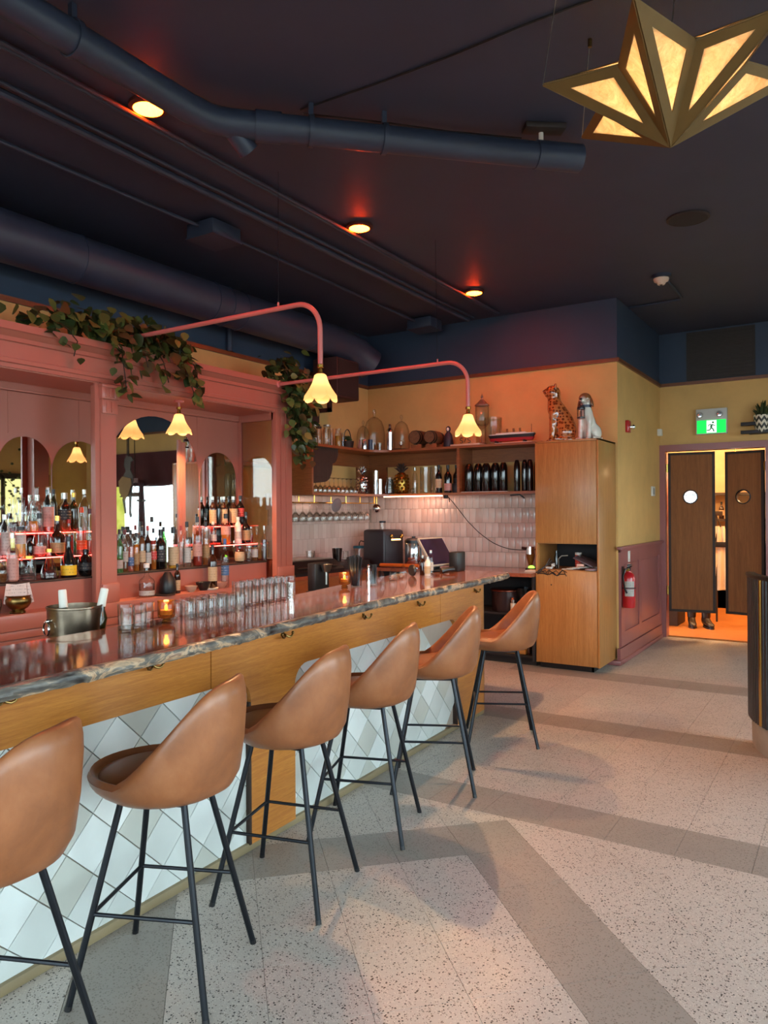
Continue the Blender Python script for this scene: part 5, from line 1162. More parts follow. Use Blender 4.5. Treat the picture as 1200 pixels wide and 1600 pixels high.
# wall loudspeaker
t = thing('loudspeaker', (-4.6, 6.35, 2.72), 'dark maroon loudspeaker box bracketed high on the left wall', 'loudspeaker')
SPK = paint('speaker_maroon', '3A1E1C', .6)
MB().box(-4.76, -4.45, 6.12, 6.52, 2.68, 3.09, .012).build('cabinet', SPK, t); MB().box(-4.45, -4.443, 6.14, 6.50, 2.70, 3.07, .004).build('grille', paint('speaker_cloth', '2A1614', .9), t)
MB().box(-4.89, -4.86, 6.24, 6.36, 2.46, 2.62).box(-4.86, -4.66, 6.28, 6.32, 2.56, 2.60).box(-4.70, -4.66, 6.28, 6.32, 2.56, 2.69).build('bracket', SPK, t)
# ------------------------------------------------------------------ back counter
bc = thing('back_counter', (-3.7, 7.0, 0), 'low reddish wood back counter along the tiled walls with open dark shelves', 'counter')
CTW = wood('counter_redwood', '8A4A34', 'A05C42', (1.5, 8, 1), .22, .5)
MB().prism([(XL+.003, 5.29), (-4.33, 5.29), (-4.33, 6.68), (-2.60, 6.68), (-2.60, YB-.012), (XL+.003, YB-.012)], 'xy', .87, .905).build('top', CTW, bc)
MB().box(-4.36, -4.34, 5.3, 6.7, 0, .87).box(XL+.01, -4.36, 5.3, 5.32, 0, .87).build('front_panel', SHELFW, bc)
INT = paint('dark_interior', '1A1517', .7)
MB().box(-4.34, -2.60, 7.28, 7.3, 0, .87).box(-2.62, -2.602, 6.74, 7.3, .06, .87).box(-4.34, -4.32, 6.72, 7.3, 0, .87).build('carcass', INT, bc)
for z in (.10, .50): MB().box(-4.32, -2.62, 6.80, 7.28, z-.02, z).build('shelf', INT, bc)
MB().box(-4.32, -2.62, 6.86, 6.88, 0, .08).build('plinth', INT, bc)
t = thing('glasswasher', (-4.5, 5.75, .905), 'black steel glasswasher with sloping front on the left counter', 'glasswasher')
MB().prism([(-4.85, .905), (-4.36, .905), (-4.36, .94), (-4.48, 1.03), (-4.85, 1.03)], 'xz', 5.32, 6.1).build('housing', paint('washer_black', '221E20', .35, metal=.4), t)
MB().box(-4.84, -4.5, 5.33, 6.09, 1.03, 1.042, .003).build('lid', STEEL, t); MB().tube([(-4.39, 5.4, .975), (-4.39, 6.02, .975)], .008, 8).build('handle', DARKW, t)
tag(MB().lathe([(0, 0), (.04, 0), (.048, .07), (.044, .07), (.036, .006), (0, .006)], (-4.66, 5.93, 1.042), 18, rib=.04, ribn=9).build('cut_glass_bowl', GLASSK), 'cut glass bowl on top of the black glasswasher', 'bowl')
jar(-4.69, 6.02, 1.042, .02, .05, 'tiny glass beside the cut glass bowl', kind='tube', name='shot_glass', cat='glass')
tag(MB().box(-4.86, -4.46, 6.14, 6.72, .905, .985, .006).build('drawer_box', paint('dark_box', '2C2422', .5)), 'low dark box under the steel cup on the left counter', 'box')
tag(MB().lathe([(0, 0), (.044, 0), (.054, .14), (.05, .14), (.04, .006), (0, .006)], (-4.58, 6.28, .985), 20).build('steel_tin', paint('tin', '4A4240', .2, metal=.9)), 'dark steel mixing tin on the low box', 'tin')
jar(-4.60, 6.46, .985, .032, .10, 'clear glass right of the dark mixing tin', kind='tube', name='mixing_glass', cat='glass')
t = thing('bar_grinder', (-3.55, 4.72, .86), 'black coffee grinder with steel funnel behind the counter', 'grinder')
MB().box(-3.66, -3.50, 4.60, 4.82, .86, .88, .004).build('base', BLACK, t); MB().box(-3.66, -3.58, 4.62, 4.80, .88, 1.10, .008).build('body', BLACK, t)
MB().lathe([(.028, 0), (.05, .06), (.046, .06), (.024, 0)], (-3.54, 4.71, 1.03), 16).build('funnel', STEEL, t); MB().tube([(-3.54, 4.71, 1.03), (-3.54, 4.71, .93)], .010, 8).build('spout', STEEL, t)
struct(MB().box(-3.7, -3.35, 4.5, 5.2, .80, .86), 'trim_8', INT)
# espresso machine
t = thing('coffee_machine', (-4.45, 6.98, .905), 'matt black coffee machine with two brass knobs and a glass hopper', 'coffee machine')
MK = paint('machine_black', '2A2428', .45, .06)
M_ = Matrix.Translation((-4.45, 6.99, .905)) @ Matrix.Rotation(radians(72), 4, 'Z')
MB().box(-.16, .14, -.18, .18, .0, .40, .03).xf(M_).build('body', MK, t); MB().box(-.13, .11, -.188, -.178, .04, .35, .004).xf(M_).build('front_panel', MK, t)
for dx in (-.06, .09): MB().ball((dx, -.20, .33), .021, 12, 8).xf(M_).build('knob', BRASS, t)
MB().box(-.05, .08, -.192, -.186, .285, .30).xf(M_).build('light_bar', emit('bar_amber', (1, .45, .08, 1), 3), t)
MB().lathe([(0, .40), (.032, .40), (.036, .48), (.03, .48), (.026, .41)], (-.02, 0, 0), 16).xf(M_).build('hopper', GLASSK, t); MB().lathe([(.037, .475), (.037, .495), (0, .498)], (-.02, 0, 0), 16).xf(M_).build('hopper_lid', BLKM, t)
tag(MB().tube([(-4.34, 6.74, .93), (-4.1, 6.73, .935), (-3.86, 6.73, .935)], .018, 10).build('orange_handle', paint('orange_wood', 'D8661E', .4)), 'orange rolling pin lying before the coffee machine', 'rolling pin')
t = thing('kettle', (-4.085, 7.02, .905), 'shiny steel urn with a black lid beside the coffee machine', 'urn')
MB().lathe([(0, 0), (.09, 0), (.096, .01), (.096, .25), (.09, .262), (0, .262)], (-4.085, 7.02, .905), 28).build('body', CHROME, t); MB().lathe([(.098, .255), (.098, .285), (.07, .305), (.02, .31), (.02, .325), (0, .325)], (-4.085, 7.02, .905), 24).build('lid', BLACK, t)
MB().tube([(-4.0, 6.97, 1.14), (-3.96, 6.95, 1.13), (-3.955, 6.95, .98), (-4.0, 6.97, .96)], .009, 8).build('handle', BLACK, t)
t = thing('blender_jug', (-4.78, 6.98, .905), 'clear jug with a teal lid and wire handle beside the coffee machine', 'jug')
MB().lathe([(0, 0), (.055, 0), (.066, .19), (.063, .19), (.05, .008), (0, .008)], (-4.78, 6.98, .905), 20).build('body', GLASSK, t); MB().lathe([(.068, .185), (.07, .205), (.06, .213), (0, .215)], (-4.78, 6.98, .905), 20).build('lid', paint('teal_lid', '2E6A78', .4), t)
MB().tube([(-4.68, 6.96, 1.09), (-4.60, 6.94, 1.03), (-4.67, 6.95, .93)], .005, 6).build('handle', STEEL, t); MB().tube([(-4.78, 6.98, 1.12), (-4.77, 6.97, 1.15), (-4.75, 6.97, 1.175), (-4.71, 6.98, 1.165)], .006, 6).build('hook', BLKM, t)
# things by the cabinet end of the back counter
t = thing('hand_mixer', (-2.78, 7.12, .905), 'brown stick mixer with a chrome top standing on the back counter', 'mixer')
MB().lathe([(0, 0), (.03, 0), (.03, .008), (.012, .02), (.02, .05), (.042, .13), (.044, .16)], (-2.78, 7.12, .905), 18).build('cone', paint('mixer_brown', '7A4A22', .3), t); MB().lathe([(.044, .16), (.04, .235), (0, .24)], (-2.78, 7.12, .905), 18).build('top', CHROME, t)
MB().tube([(-2.82, 7.12, 1.12), (-2.87, 7.12, 1.125)], .014, 8).build('knob', BLACK, t)
t = thing('green_timer', (-2.72, 6.98, .905), 'small dark gadget with a glowing lime green top on the back counter', 'timer')
MB().box(-2.77, -2.67, 6.95, 7.03, .905, .935, .006).build('base', BLACK, t); MB().ball((-2.72, 6.99, .94), .03, 14, 8, (1.1, 1, .7)).build('light', emit('lime_light', (.35, 1, .08, 1), 1.0, '60D020'), t)
t = thing('red_box', (-2.655, 7.13, .905), 'reddish wooden box with papers by the oak cabinet', 'box')
MB().box(-2.69, -2.61, 7.08, 7.25, .905, 1.0, .004).build('case', wood('red_wood', '7A2E20', '94402C', (3, 3, 8)), t)
for k in range(2): tag(MB().box(-2.72+.01*k, -2.605, 6.80, 6.94, .905+.012*k, .915+.012*k).build('notebook', PAPER if k else paint('notepad', 'B8A898', .7)), ('lower', 'upper')[k]+' pale notepad on the counter edge by the cabinet', 'notepad')
# things on the open shelves below
t = thing('steel_drum', (-2.98, 6.98, .50), 'dark round drum with a rim on the open shelf', 'drum')
MB().lathe([(0, 0), (.15, 0), (.155, .01), (.155, .20), (.165, .205), (.165, .215), (0, .215)], (-2.98, 6.99, .50), 28).build('body', paint('drum_dark', '2C1E20', .25), t); MB().lathe([(.166, .198), (.172, .202), (.172, .214), (.166, .218)], (-2.98, 6.99, .50), 28).build('rim', paint('copper_rim', '8A4A3A', .2, metal=.9), t)
bowl(-2.77, 6.95, .50, .10, .24, paint('pot_dark', '22262A', .2, metal=.6), 'large dark pot with a shiny rim on the open shelf', 'pot', 'pot', .8)
t = thing('steel_jug', (-2.86, 6.86, .50), 'small chrome shaker with a white body in front of the pot', 'shaker')
MB().lathe([(0, 0), (.026, 0), (.028, .09), (.024, .1)], (-2.86, 6.855, .50), 16).build('body', WHITE, t); MB().lathe([(.026, .095), (.03, .13), (.018, .15), (0, .152)], (-2.86, 6.855, .50), 14).build('cap', CHROME, t)
t = thing('spray_can', (-2.69, 6.86, .27), 'white printed can on the open shelf beside the cabinet', 'can')
tag(MB().box(-2.73, -2.63, 6.83, 7.2, .255, .27).build('can_ledge', INT), 'small dark ledge under the white can', 'ledge')
MB().lathe([(0, 0), (.028, 0), (.03, .004), (.03, .15), (.02, .165), (0, .166)], (-2.69, 6.86, .27), 18).build('body', LB['white'], t); MB().lathe([(.018, .164), (.018, .19), (0, .192)], (-2.69, 6.86, .27), 14).build('nozzle', CHROME, t)
for k, (z, rz) in enumerate(((.10, 3), (.152, -4))):
    m = MB().box(-.17, .17, -.10, .10, 0, .046, .004).xf(Matrix.Translation((-2.90, 6.93, z)) @ Matrix.Rotation(radians(rz), 4, 'Z'))
    tag(m.build('cardboard_box', paint('kraft_%d' % k, 'A8702E', .7)), ('lower', 'upper')[k]+' flat kraft box stacked on the bottom open shelf', 'box')
tag(MB().box(-3.16, -3.08, 6.88, 7.0, .10, .19, .006).build('red_tin', RED), 'red tin on the bottom open shelf', 'tin')
for k, x in enumerate((-2.70, -2.655)): bottle('slim', x, 6.86+.05*k, .10, .16+.03*k, .018, 'brown', None, .5, None, (.1, .3), 'black', ('left', 'right')[k]+' slim brown bottle beside the kraft boxes')
tag(MB().lathe([(0, 0), (.05, 0), (.06, .03), (.05, .06), (0, .065)], (-2.83, 6.92, .2), 16).build('cloth_bundle', paint('grey_rag', '5A5050', .9)), 'grey bundled rag on the upper kraft box', 'cloth')
# ------------------------------------------------------------------ oak cabinet
cb = thing('oak_cabinet', (-2.29, 7.06, 0), 'tall oak veneer cabinet with an open niche, beside the tiled corner', 'cabinet')
CX0, CX1, CY0, CY1 = -2.595, -1.985, 6.78, YB-.003
MB().box(CX1-.02, CX1, CY0, CY1, .055, 2.163, .002).build('side_panel', OAKV, cb); MB().box(CX0, CX0+.02, CY0, CY1, .055, 2.163, .002).build('side_panel', OAKV, cb)
MB().box(CX0, CX1, CY0, CY1, 2.145, 2.165, .002).build('top', OAKV, cb)
for z in (.92, 1.188, .055): MB().box(CX0+.02, CX1-.02, CY0+.02, CY1, z, z+.022).build('shelf', OAKV, cb)
MB().box(CX0+.02, CX1-.02, CY1-.02, CY1-.002, .075, 2.145).build('back', INT, cb)
MB().box(CX0+.004, CX1-.0225, CY0-.002, CY0+.018, 1.195, 2.143, .002).build('door', OAKV, cb)
d = MB().box(CX0+.004, CX1-.0225, CY0-.002, CY0+.018, .06, .935, .002).build('door', OAKV, cb)
MB().lathe([(0, 0), (.007, 0), (.007, .003), (0, .003)], (-2.44, CY0-.004, .80), 10, 'y').build('screw_hole', DARKW, d)
MB().box(CX0+.02, -2.06, CY0+.06, CY0+.08, 0, .055).box(-2.08, -2.06, CY0+.06, CY1-.05, 0, .055).build('plinth', BLACK, cb)
MB().box(CX0+.02, CX0+.024, CY0+.03, CY1-.03, .946, 1.189).build('niche_liner', OAKV, cb)
t = thing('paper_pile', (-2.27, 6.90, .946), 'lit white papers and receipts piled in the cabinet niche', 'papers')
for k in range(5):
    MB().box(-.06, .06, -.045, .045, 0, .004).xf(Matrix.Translation((-2.30+.035*k, 6.88+.01*(k % 3), .946+.006*k)) @ Matrix.Rotation(.3*k, 4, 'Z')).build('sheet', PAPER, t)
tag(MB().box(-2.22, -2.15, 6.85, 6.90, .978, 1.0, .004).build('card_terminal', paint('pale_pink_plastic', 'D8B0A4', .4)), 'small pale box on top of the niche papers', 'box')
t = thing('red_can', (-2.255, 7.02, .946), 'red and black tin can at the back of the cabinet niche', 'can')
MB().lathe([(0, 0), (.03, 0), (.031, .003), (.031, .14), (0, .142)], (-2.255, 7.02, .946), 18).build('body', LB['red'], t); MB().lathe([(.032, .13), (.032, .152), (0, .153)], (-2.255, 7.02, .946), 18).build('lid', WHITE, t)
m = MB().box(-.12, .12, -.10, .10, 0, .012, .005).xf(Matrix.Translation((-2.135, 6.93, 1.015)) @ Matrix.Rotation(radians(24), 4, 'Y') @ Matrix.Rotation(radians(8), 4, 'X')); t = m.build('tablet', paint('tablet_grey', '5A5058', .25)); tag(t, 'dark tablet leaning at a slant in the right of the niche', 'tablet')
tag(MB().box(-2.06, -2.01, 6.82, 7.1, .946, .985, .004).build('tablet_rest', BLACK), 'black block propping the tablet in the niche', 'box')
tag(MB().lathe([(0, 0), (.055, 0), (.06, .008), (.05, .016), (0, .018)], (-2.075, 6.825, .946), 20).build('grey_puck', paint('lilac_grey', '8A808A', .4)), 'flat grey puck at the front of the niche', 'puck')
t = thing('charger', (-2.47, 6.88, .946), 'white plug adaptor with black cords in the left of the niche', 'charger')
MB().box(-2.52, -2.46, 6.84, 6.90, .946, .965, .004).box(-2.47, -2.44, 6.86, 6.89, .965, 1.0, .004).build('adaptor', WHITE, t)
rn = random.Random(4)
for q in range(3):
    P = [(-2.48, 6.87, .97)]
    for k in range(9): P.append((-2.58+.035*k+rn.uniform(-.02, .02), 6.765+rn.uniform(-.005, .01), .915+rn.uniform(-.03, .035)))
    MB().tube([(-2.47+.02*q, 6.86, 1.0), (-2.46+.02*q, 6.80, 1.05-.02*q), (-2.5, 6.79, .975)]+P[1:], .004, 6).build('cord', BLACK, t)
m = MB().tube([(-2.40, 6.87, .95), (-2.40, 6.87, 1.04), (-2.37, 6.87, 1.07), (-2.31, 6.87, 1.075)], .006, 6); tag(m.build('bent_stand', STEEL), 'bent grey metal stand in the middle of the niche', 'stand')
tag(MB().lathe([(0, 0), (.02, 0), (.022, .10), (.012, .14), (.012, .17), (0, .17)], (-2.46, 6.98, .946), 14).build('dark_flask', GL['black']), 'dark flask at the back left of the niche', 'bottle')
# ------------------------------------------------------------------ ceramic animals (blended from ellipsoids)
def blob(name, els, res=.009):
    mb = bpy.data.metaballs.new('body_seed'); mb.resolution = res; mb.render_resolution = res; mb.threshold = .55
    for x, y, z, rx, ry, rz, rot in els:
        e = mb.elements.new(type='ELLIPSOID'); e.co = (x, y, z); k = 1.55
        e.radius = 1.0; e.size_x, e.size_y, e.size_z = rx*k, ry*k, rz*k
        if rot: e.rotation = Matrix.Rotation(radians(rot[1]), 4, rot[0]).to_quaternion()
    o = bpy.data.objects.new('body_seed', mb); COL.objects.link(o); bpy.context.view_layer.update()
    dg = bpy.context.evaluated_depsgraph_get(); me = bpy.data.meshes.new_from_object(o.evaluated_get(dg)); bpy.data.objects.remove(o)
    me.name = name; return me
def place_mesh(me, name, mat, parent, M):
    me.transform(M); me.materials.clear(); me.materials.append(mat)
    for p in me.polygons: p.use_smooth = True
    o = bpy.data.objects.new(name, me); COL.objects.link(o); o.parent = parent; WL[o] = WL[parent]; return o
def leopard_mat():
    m, nt, b = nmat('leopard_glaze'); v = coords(nt)
    vo = nt.nodes.new('ShaderNodeTexVoronoi'); vo.inputs['Scale'].default_value = 34; vo.inputs['Randomness'].default_value = .55; nt.links.new(v, vo.inputs['Vector'])
    ring_ = ramp(nt, vo.outputs['Distance'], [(0, '8A4A20'), (.14, '8A4A20'), (.18, '160E0A'), (.40, '160E0A'), (.46, 'B07038'), (1, 'BC8248')])
    n = noise(nt, v, 6, 3); col = mix(nt, n, ring_, mix(nt, .5, ring_, 'B85A28'))
    nt.links.new(col, b.inputs['Base Color']); b.inputs['Roughness'].default_value = .12; b.inputs['Coat Weight'].default_value = .6; return m
def painted(name, rules, base, rough=.2):
    """colour patches fixed in the body's own coordinates: list of (centre, radius, colour)"""
    m, nt, b = nmat(name); g = nt.nodes.new('ShaderNodeTexCoord'); col = lin(base)
    for c, r, h in rules:
        d = nt.nodes.new('ShaderNodeVectorMath'); d.operation = 'DISTANCE'; d.inputs[1].default_value = c; nt.links.new(g.outputs['Object'], d.inputs[0])
        f = ramp(nt, d.outputs['Value'], [(max(0, r-.012), (1, 1, 1, 1)), (min(1, r+.012), (0, 0, 0, 1))]); col = mix(nt, f, col, h)
    nt.links.new(col, b.inputs['Base Color']); b.inputs['Roughness'].default_value = rough; b.inputs['Coat Weight'].default_value = .3; return m
# leopard: local frame faces +x, sits on z=0
lp_ = thing('leopard_statue', (-2.44, 7.02, 2.165), 'glazed ceramic leopard sitting on the oak cabinet, head raised', 'statue')
Ml = Matrix.Rotation(radians(205), 4, 'Z')
E_ = [(-.06, 0, .13, .115, .115, .13, None), (-.02, 0, .24, .10, .098, .125, ('Y', 18)), (.03, 0, .33, .082, .086, .095, ('Y', 20)), (.045, 0, .42, .06, .062, .085, ('Y', 6)), (.05, 0, .475, .066, .066, .06, None),
      (.062, 0, .505, .068, .066, .056, None), (.115, 0, .495, .036, .034, .028, None), (.105, 0, .465, .026, .026, .018, ('Y', 25)), (-.07, .085, .09, .08, .045, .085, None), (-.07, -.085, .09, .08, .045, .085, None),
      (.0, .10, .022, .07, .03, .022, None), (.0, -.10, .022, .07, .03, .022, None)]
for sg in (1, -1): E_ += [(.055, sg*.048, .27, .035, .032, .06, None), (.062, sg*.05, .18, .028, .027, .075, None), (.066, sg*.05, .09, .025, .025, .07, None), (.072, sg*.05, .03, .026, .026, .035, None), (.092, sg*.05, .016, .034, .026, .017, None),
                       (.035, sg*.052, .545, .014, .024, .026, None)]
place_mesh(blob('body', E_), 'body', leopard_mat(), lp_, Ml)
def sub(m, name, mat, parent, M): o = m.xf(M).build(name, mat, parent, local=True); return o
sub(MB().ball((.143, 0, .503), .012, 10, 8, (.8, 1.2, .8)), 'nose', BLACK, lp_, Ml)
for sg in (1, -1): sub(MB().ball((.098, sg*.034, .522), .010, 10, 8), 'eye', BLACK, lp_, Ml); sub(MB().ball((.040, sg*.057, .548), .015, 10, 8, (.5, 1, 1)), 'ear', BLACK, lp_, Ml)
sub(MB().ball((.112, 0, .478), .022, 12, 8, (1.1, 1, .6)), 'mouth', paint('mouth_dark', '2A1214', .3), lp_, Ml)
sub(MB().tube([(-.14, .0, .03), (-.16, .06, .022), (-.11, .125, .022), (-.02, .145, .022), (.05, .13, .024)], [.022, .022, .021, .02, .014], 10), 'tail', leopard_mat(), lp_, Ml)
# dog
dg_ = thing('dog_statue', (-2.15, 6.98, 2.165), 'white and brown ceramic dog holding a lantern, sitting on the oak cabinet', 'statue')
Md = Matrix.Rotation(radians(-98), 4, 'Z')
E_ = [(-.05, 0, .10, .085, .085, .10, None), (-.01, 0, .19, .07, .07, .10, ('Y', 18)), (.025, 0, .26, .058, .06, .075, None), (.03, 0, .325, .045, .046, .05, None), (.035, 0, .385, .058, .057, .055, None), (.045, 0, .40, .055, .052, .045, None),
      (.095, 0, .372, .036, .030, .027, None), (-.06, .075, .07, .07, .035, .07, None), (-.06, -.075, .07, .07, .035, .07, None), (.0, .088, .018, .06, .026, .018, None), (.0, -.088, .018, .06, .026, .018, None)]
for sg in (1, -1): E_ += [(.045, sg*.042, .18, .027, .026, .06, None), (.052, sg*.043, .10, .023, .023, .06, None), (.056, sg*.043, .04, .023, .023, .035, None), (.072, sg*.043, .014, .03, .024, .015, None)]
body = painted('dog_glaze', [((-.15, 0, .13), .13, '9A6A42'), ((.045, .0, .425), .078, '8A5A34'), ((.13, 0, .372), .045, 'D8D0C4'), ((.115, 0, .445), .018, 'D8D0C4')], 'DCD4C8')
place_mesh(blob('body', E_), 'body', body, dg_, Matrix.Identity(4)).matrix_local = Md
for sg in (1, -1):
    m = MB().ball((0, 0, 0), 1, 14, 10, (.022, .012, .05)).xf(Matrix.Translation((.03, sg*.062, .355)) @ Matrix.Rotation(radians(sg*14), 4, 'X')); sub(m, 'ear', paint('dog_brown', '7A4A2A', .25), dg_, Md)
    sub(MB().ball((.083, sg*.026, .405), .0085, 10, 8), 'eye', BLACK, dg_, Md)
sub(MB().ball((.130, 0, .380), .013, 10, 8, (.8, 1.2, .9)), 'nose', BLACK, dg_, Md)
sub(MB().tube([(-.11, 0, .03), (-.15, .04, .03), (-.13, .09, .025)], [.018, .016, .009], 8), 'tail', paint('dog_tail', 'C8B8A4', .3), dg_, Md)
sub(MB().lathe([(.047, -.012), (.056, -.012), (.058, .012), (.049, .014)], (.03, 0, .318), 22), 'collar', paint('navy_collar', '1E2440', .35), dg_, Md)
L0 = (.128, .0, .195); ln = thing('lantern', tuple(Vector((-2.15, 6.98, 2.165))+Md @ Vector(L0)), 'small dark lantern hanging from the ceramic dog\'s mouth', 'lantern')
m = MB().lathe([(0, 0), (.036, 0), (.038, .014), (.03, .018), (0, .018)], (0, 0, 0), 16).lathe([(.036, .085), (.038, .092), (.034, .112), (.014, .122), (0, .123)], (0, 0, 0), 16); m.build('base_and_cap', paint('lantern_dark', '201A22', .3), ln, local=True)
MB().lathe([(.029, .018), (.03, .05), (.028, .086)], (0, 0, 0), 16).build('chimney', GLASSK, ln, local=True)
for k in range(4): MB().tube([(.033*cos(k*pi/2+.4), .033*sin(k*pi/2+.4), .012), (.033*cos(k*pi/2+.4), .033*sin(k*pi/2+.4), .09)], .0025, 5).build('post', BLKM, ln, local=True)
MB().tube([(.0, .03*cos(a), .115+.05*sin(a)) for a in [pi*k/10 for k in range(11)]], .0028, 5).build('bail', BLKM, ln, local=True)
# ------------------------------------------------------------------ return wall fittings
t = thing('fire_alarm', (XR+.015, 7.69, 2.30), 'red fire alarm strobe with a silver dome high on the yellow wall', 'alarm')
MB().box(XR, XR+.035, 7.64, 7.74, 2.29, 2.41, .005).build('backplate', RED, t); MB().lathe([(.028, 0), (.026, .03), (.012, .045), (0, .047)], (XR+.035, 7.71, 2.345), 16, 'x').build('dome', CHROME, t)
t = thing('thermostat', (XR+.01, 8.79, 1.67), 'small white thermostat on the yellow wall', 'thermostat')
MB().box(XR, XR+.022, 8.73, 8.85, 1.66, 1.77, .005).build('case', WHITE, t); MB().box(XR+.022, XR+.024, 8.75, 8.80, 1.68, 1.75).build('window', paint('grey_window', '6A6A64', .3), t)
tag(MB().box(XR, XR+.05, 9.06, 9.13, 2.37, 2.45, .008).build('motion_sensor', WHITE), 'tiny white sensor in the wall corner beside the doors', 'sensor')
for z, nmx in ((1.04, 'upper'), (.90, 'lower')):
    t = thing('light_switch', (XR+.013, 7.655, z-.06), nmx+' white switch plate on the pink wainscot', 'switch')
    MB().box(XR+.0135, XR+.028, 7.615, 7.695, z-.06, z+.06, .002).build('plate', WHITE, t); MB().box(XR+.027, XR+.032, 7.64, 7.67, z-.03, z+.03, .0015).build('rocker', paint('rocker', 'E6E2DA', .3), t)
t = thing('fire_extinguisher', (XR+.09, 7.40, .55), 'red fire extinguisher hanging on the wall beside the oak cabinet', 'fire extinguisher')
ex, ey = XR+.085, 7.40
MB().lathe([(0, 0), (.055, 0), (.062, .012), (.062, .285), (.05, .325), (.025, .345), (.022, .36), (0, .36)], (ex, ey, .55), 26).build('cylinder', RED, t)
for z0, z1 in ((.115, .185), (.20, .26)): 
    c = atan2(-ey, -ex)+.15; MB().lathe([(.0632, z0), (.0632, z1)], (ex, ey, .55), 14, a0=c-.75, a1=c+.75).build('label', LB['white'], t)
MB().lathe([(.0633, .188), (.0655, .188), (.0655, .199), (.0633, .199)], (ex, ey, .55), 24).build('band', BLACK, t)
MB().box(ex-.018, ex+.018, ey-.02, ey+.02, .905, .94, .005).box(ex-.012, ex+.012, ey-.02, ey+.10, .94, .952, .003).box(ex-.012, ex+.012, ey-.02, ey+.09, .958, .97, .003).build('valve', BLKM, t)
MB().lathe([(0, 0), (.017, 0), (.017, .014), (0, .015)], (ex, ey-.034, .922), 14, 'y').build('gauge', BRASS, t)
MB().tube([(ex, ey-.02, .93), (ex-.01, ey-.10, .93), (ex-.02, ey-.135, .86), (ex-.01, ey-.11, .74), (ex, ey-.075, .70)], .009, 8).build('hose', BLACK, t)
MB().box(XR+.013, XR+.03, 7.37, 7.43, .66, .95).build('wall_bracket', BLKM, t)
# ------------------------------------------------------------------ exit sign
t = thing('exit_sign', (-1.39, YF-.03, 2.36), 'green running man exit sign with two emergency lamps over the doors', 'exit sign')
ex0, ex1 = -1.556, -1.226
MB().box(ex0, ex1, YF-.05, YF, 2.365, 2.655, .006).build('housing', paint('sign_housing', 'C8C4BE', .5), t)
for x in (ex0+.045, ex1-.075):
    h = MB().lathe([(.034, 0), (.036, -.022), (.026, -.03), (0, -.03)], (x, YF-.05, 2.585), 18, 'y').build('lamp_head', paint('lamp_ring', '9A9690', .4), t); MB().lathe([(0, -.0325), (.024, -.031), (.022, -.028)], (x, YF-.05, 2.585), 16, 'y').build('lens', CHROME, h)
pn = MB().box(ex0+.012, ex1-.012, YF-.054, YF-.05, 2.375, 2.525).build('panel', emit('exit_green', (.0, .78, .09, 1), .5, '0A8A30'), t)
cx, cz = -1.388, 2.45
MB().box(cx-.052, cx+.052, YF-.0555, YF-.054, 2.38, 2.52).build('door_symbol', emit('exit_white', (.78, 1, .85, 1), .5), pn)
G = paint('exit_figure', '0A7A36', .5); m = MB()
def bar2(pts, w):
    for p, q in zip(pts[:-1], pts[1:]):
        dx, dz = q[0]-p[0], q[1]-p[1]; L = sqrt(dx*dx+dz*dz); nx, nz = -dz/L*w, dx/L*w
        m.prism([(cx+p[0]+nx, cz+p[1]+nz), (cx+q[0]+nx, cz+q[1]+nz), (cx+q[0]-nx, cz+q[1]-nz), (cx+p[0]-nx, cz+p[1]-nz)], 'xz', YF-.0575, YF-.0555)
bar2([(.002, .022), (-.006, -.012)], .011); bar2([(-.004, -.012), (.016, -.030), (.026, -.058)], .0065); bar2([(-.006, -.014), (-.018, -.040), (-.050, -.042)], .006)
bar2([(.006, .026), (.026, .010), (.040, .014)], .0045); bar2([(-.004, .026), (-.026, .022), (-.034, .002)], .0045)
m.lathe([(0, 0), (.0115, 0), (.0115, .002), (0, .002)], (cx+.016, YF-.0575, cz+.046), 14, 'y'); o = m.build('running_figure', G, pn); o['kind'] = 'stuff'
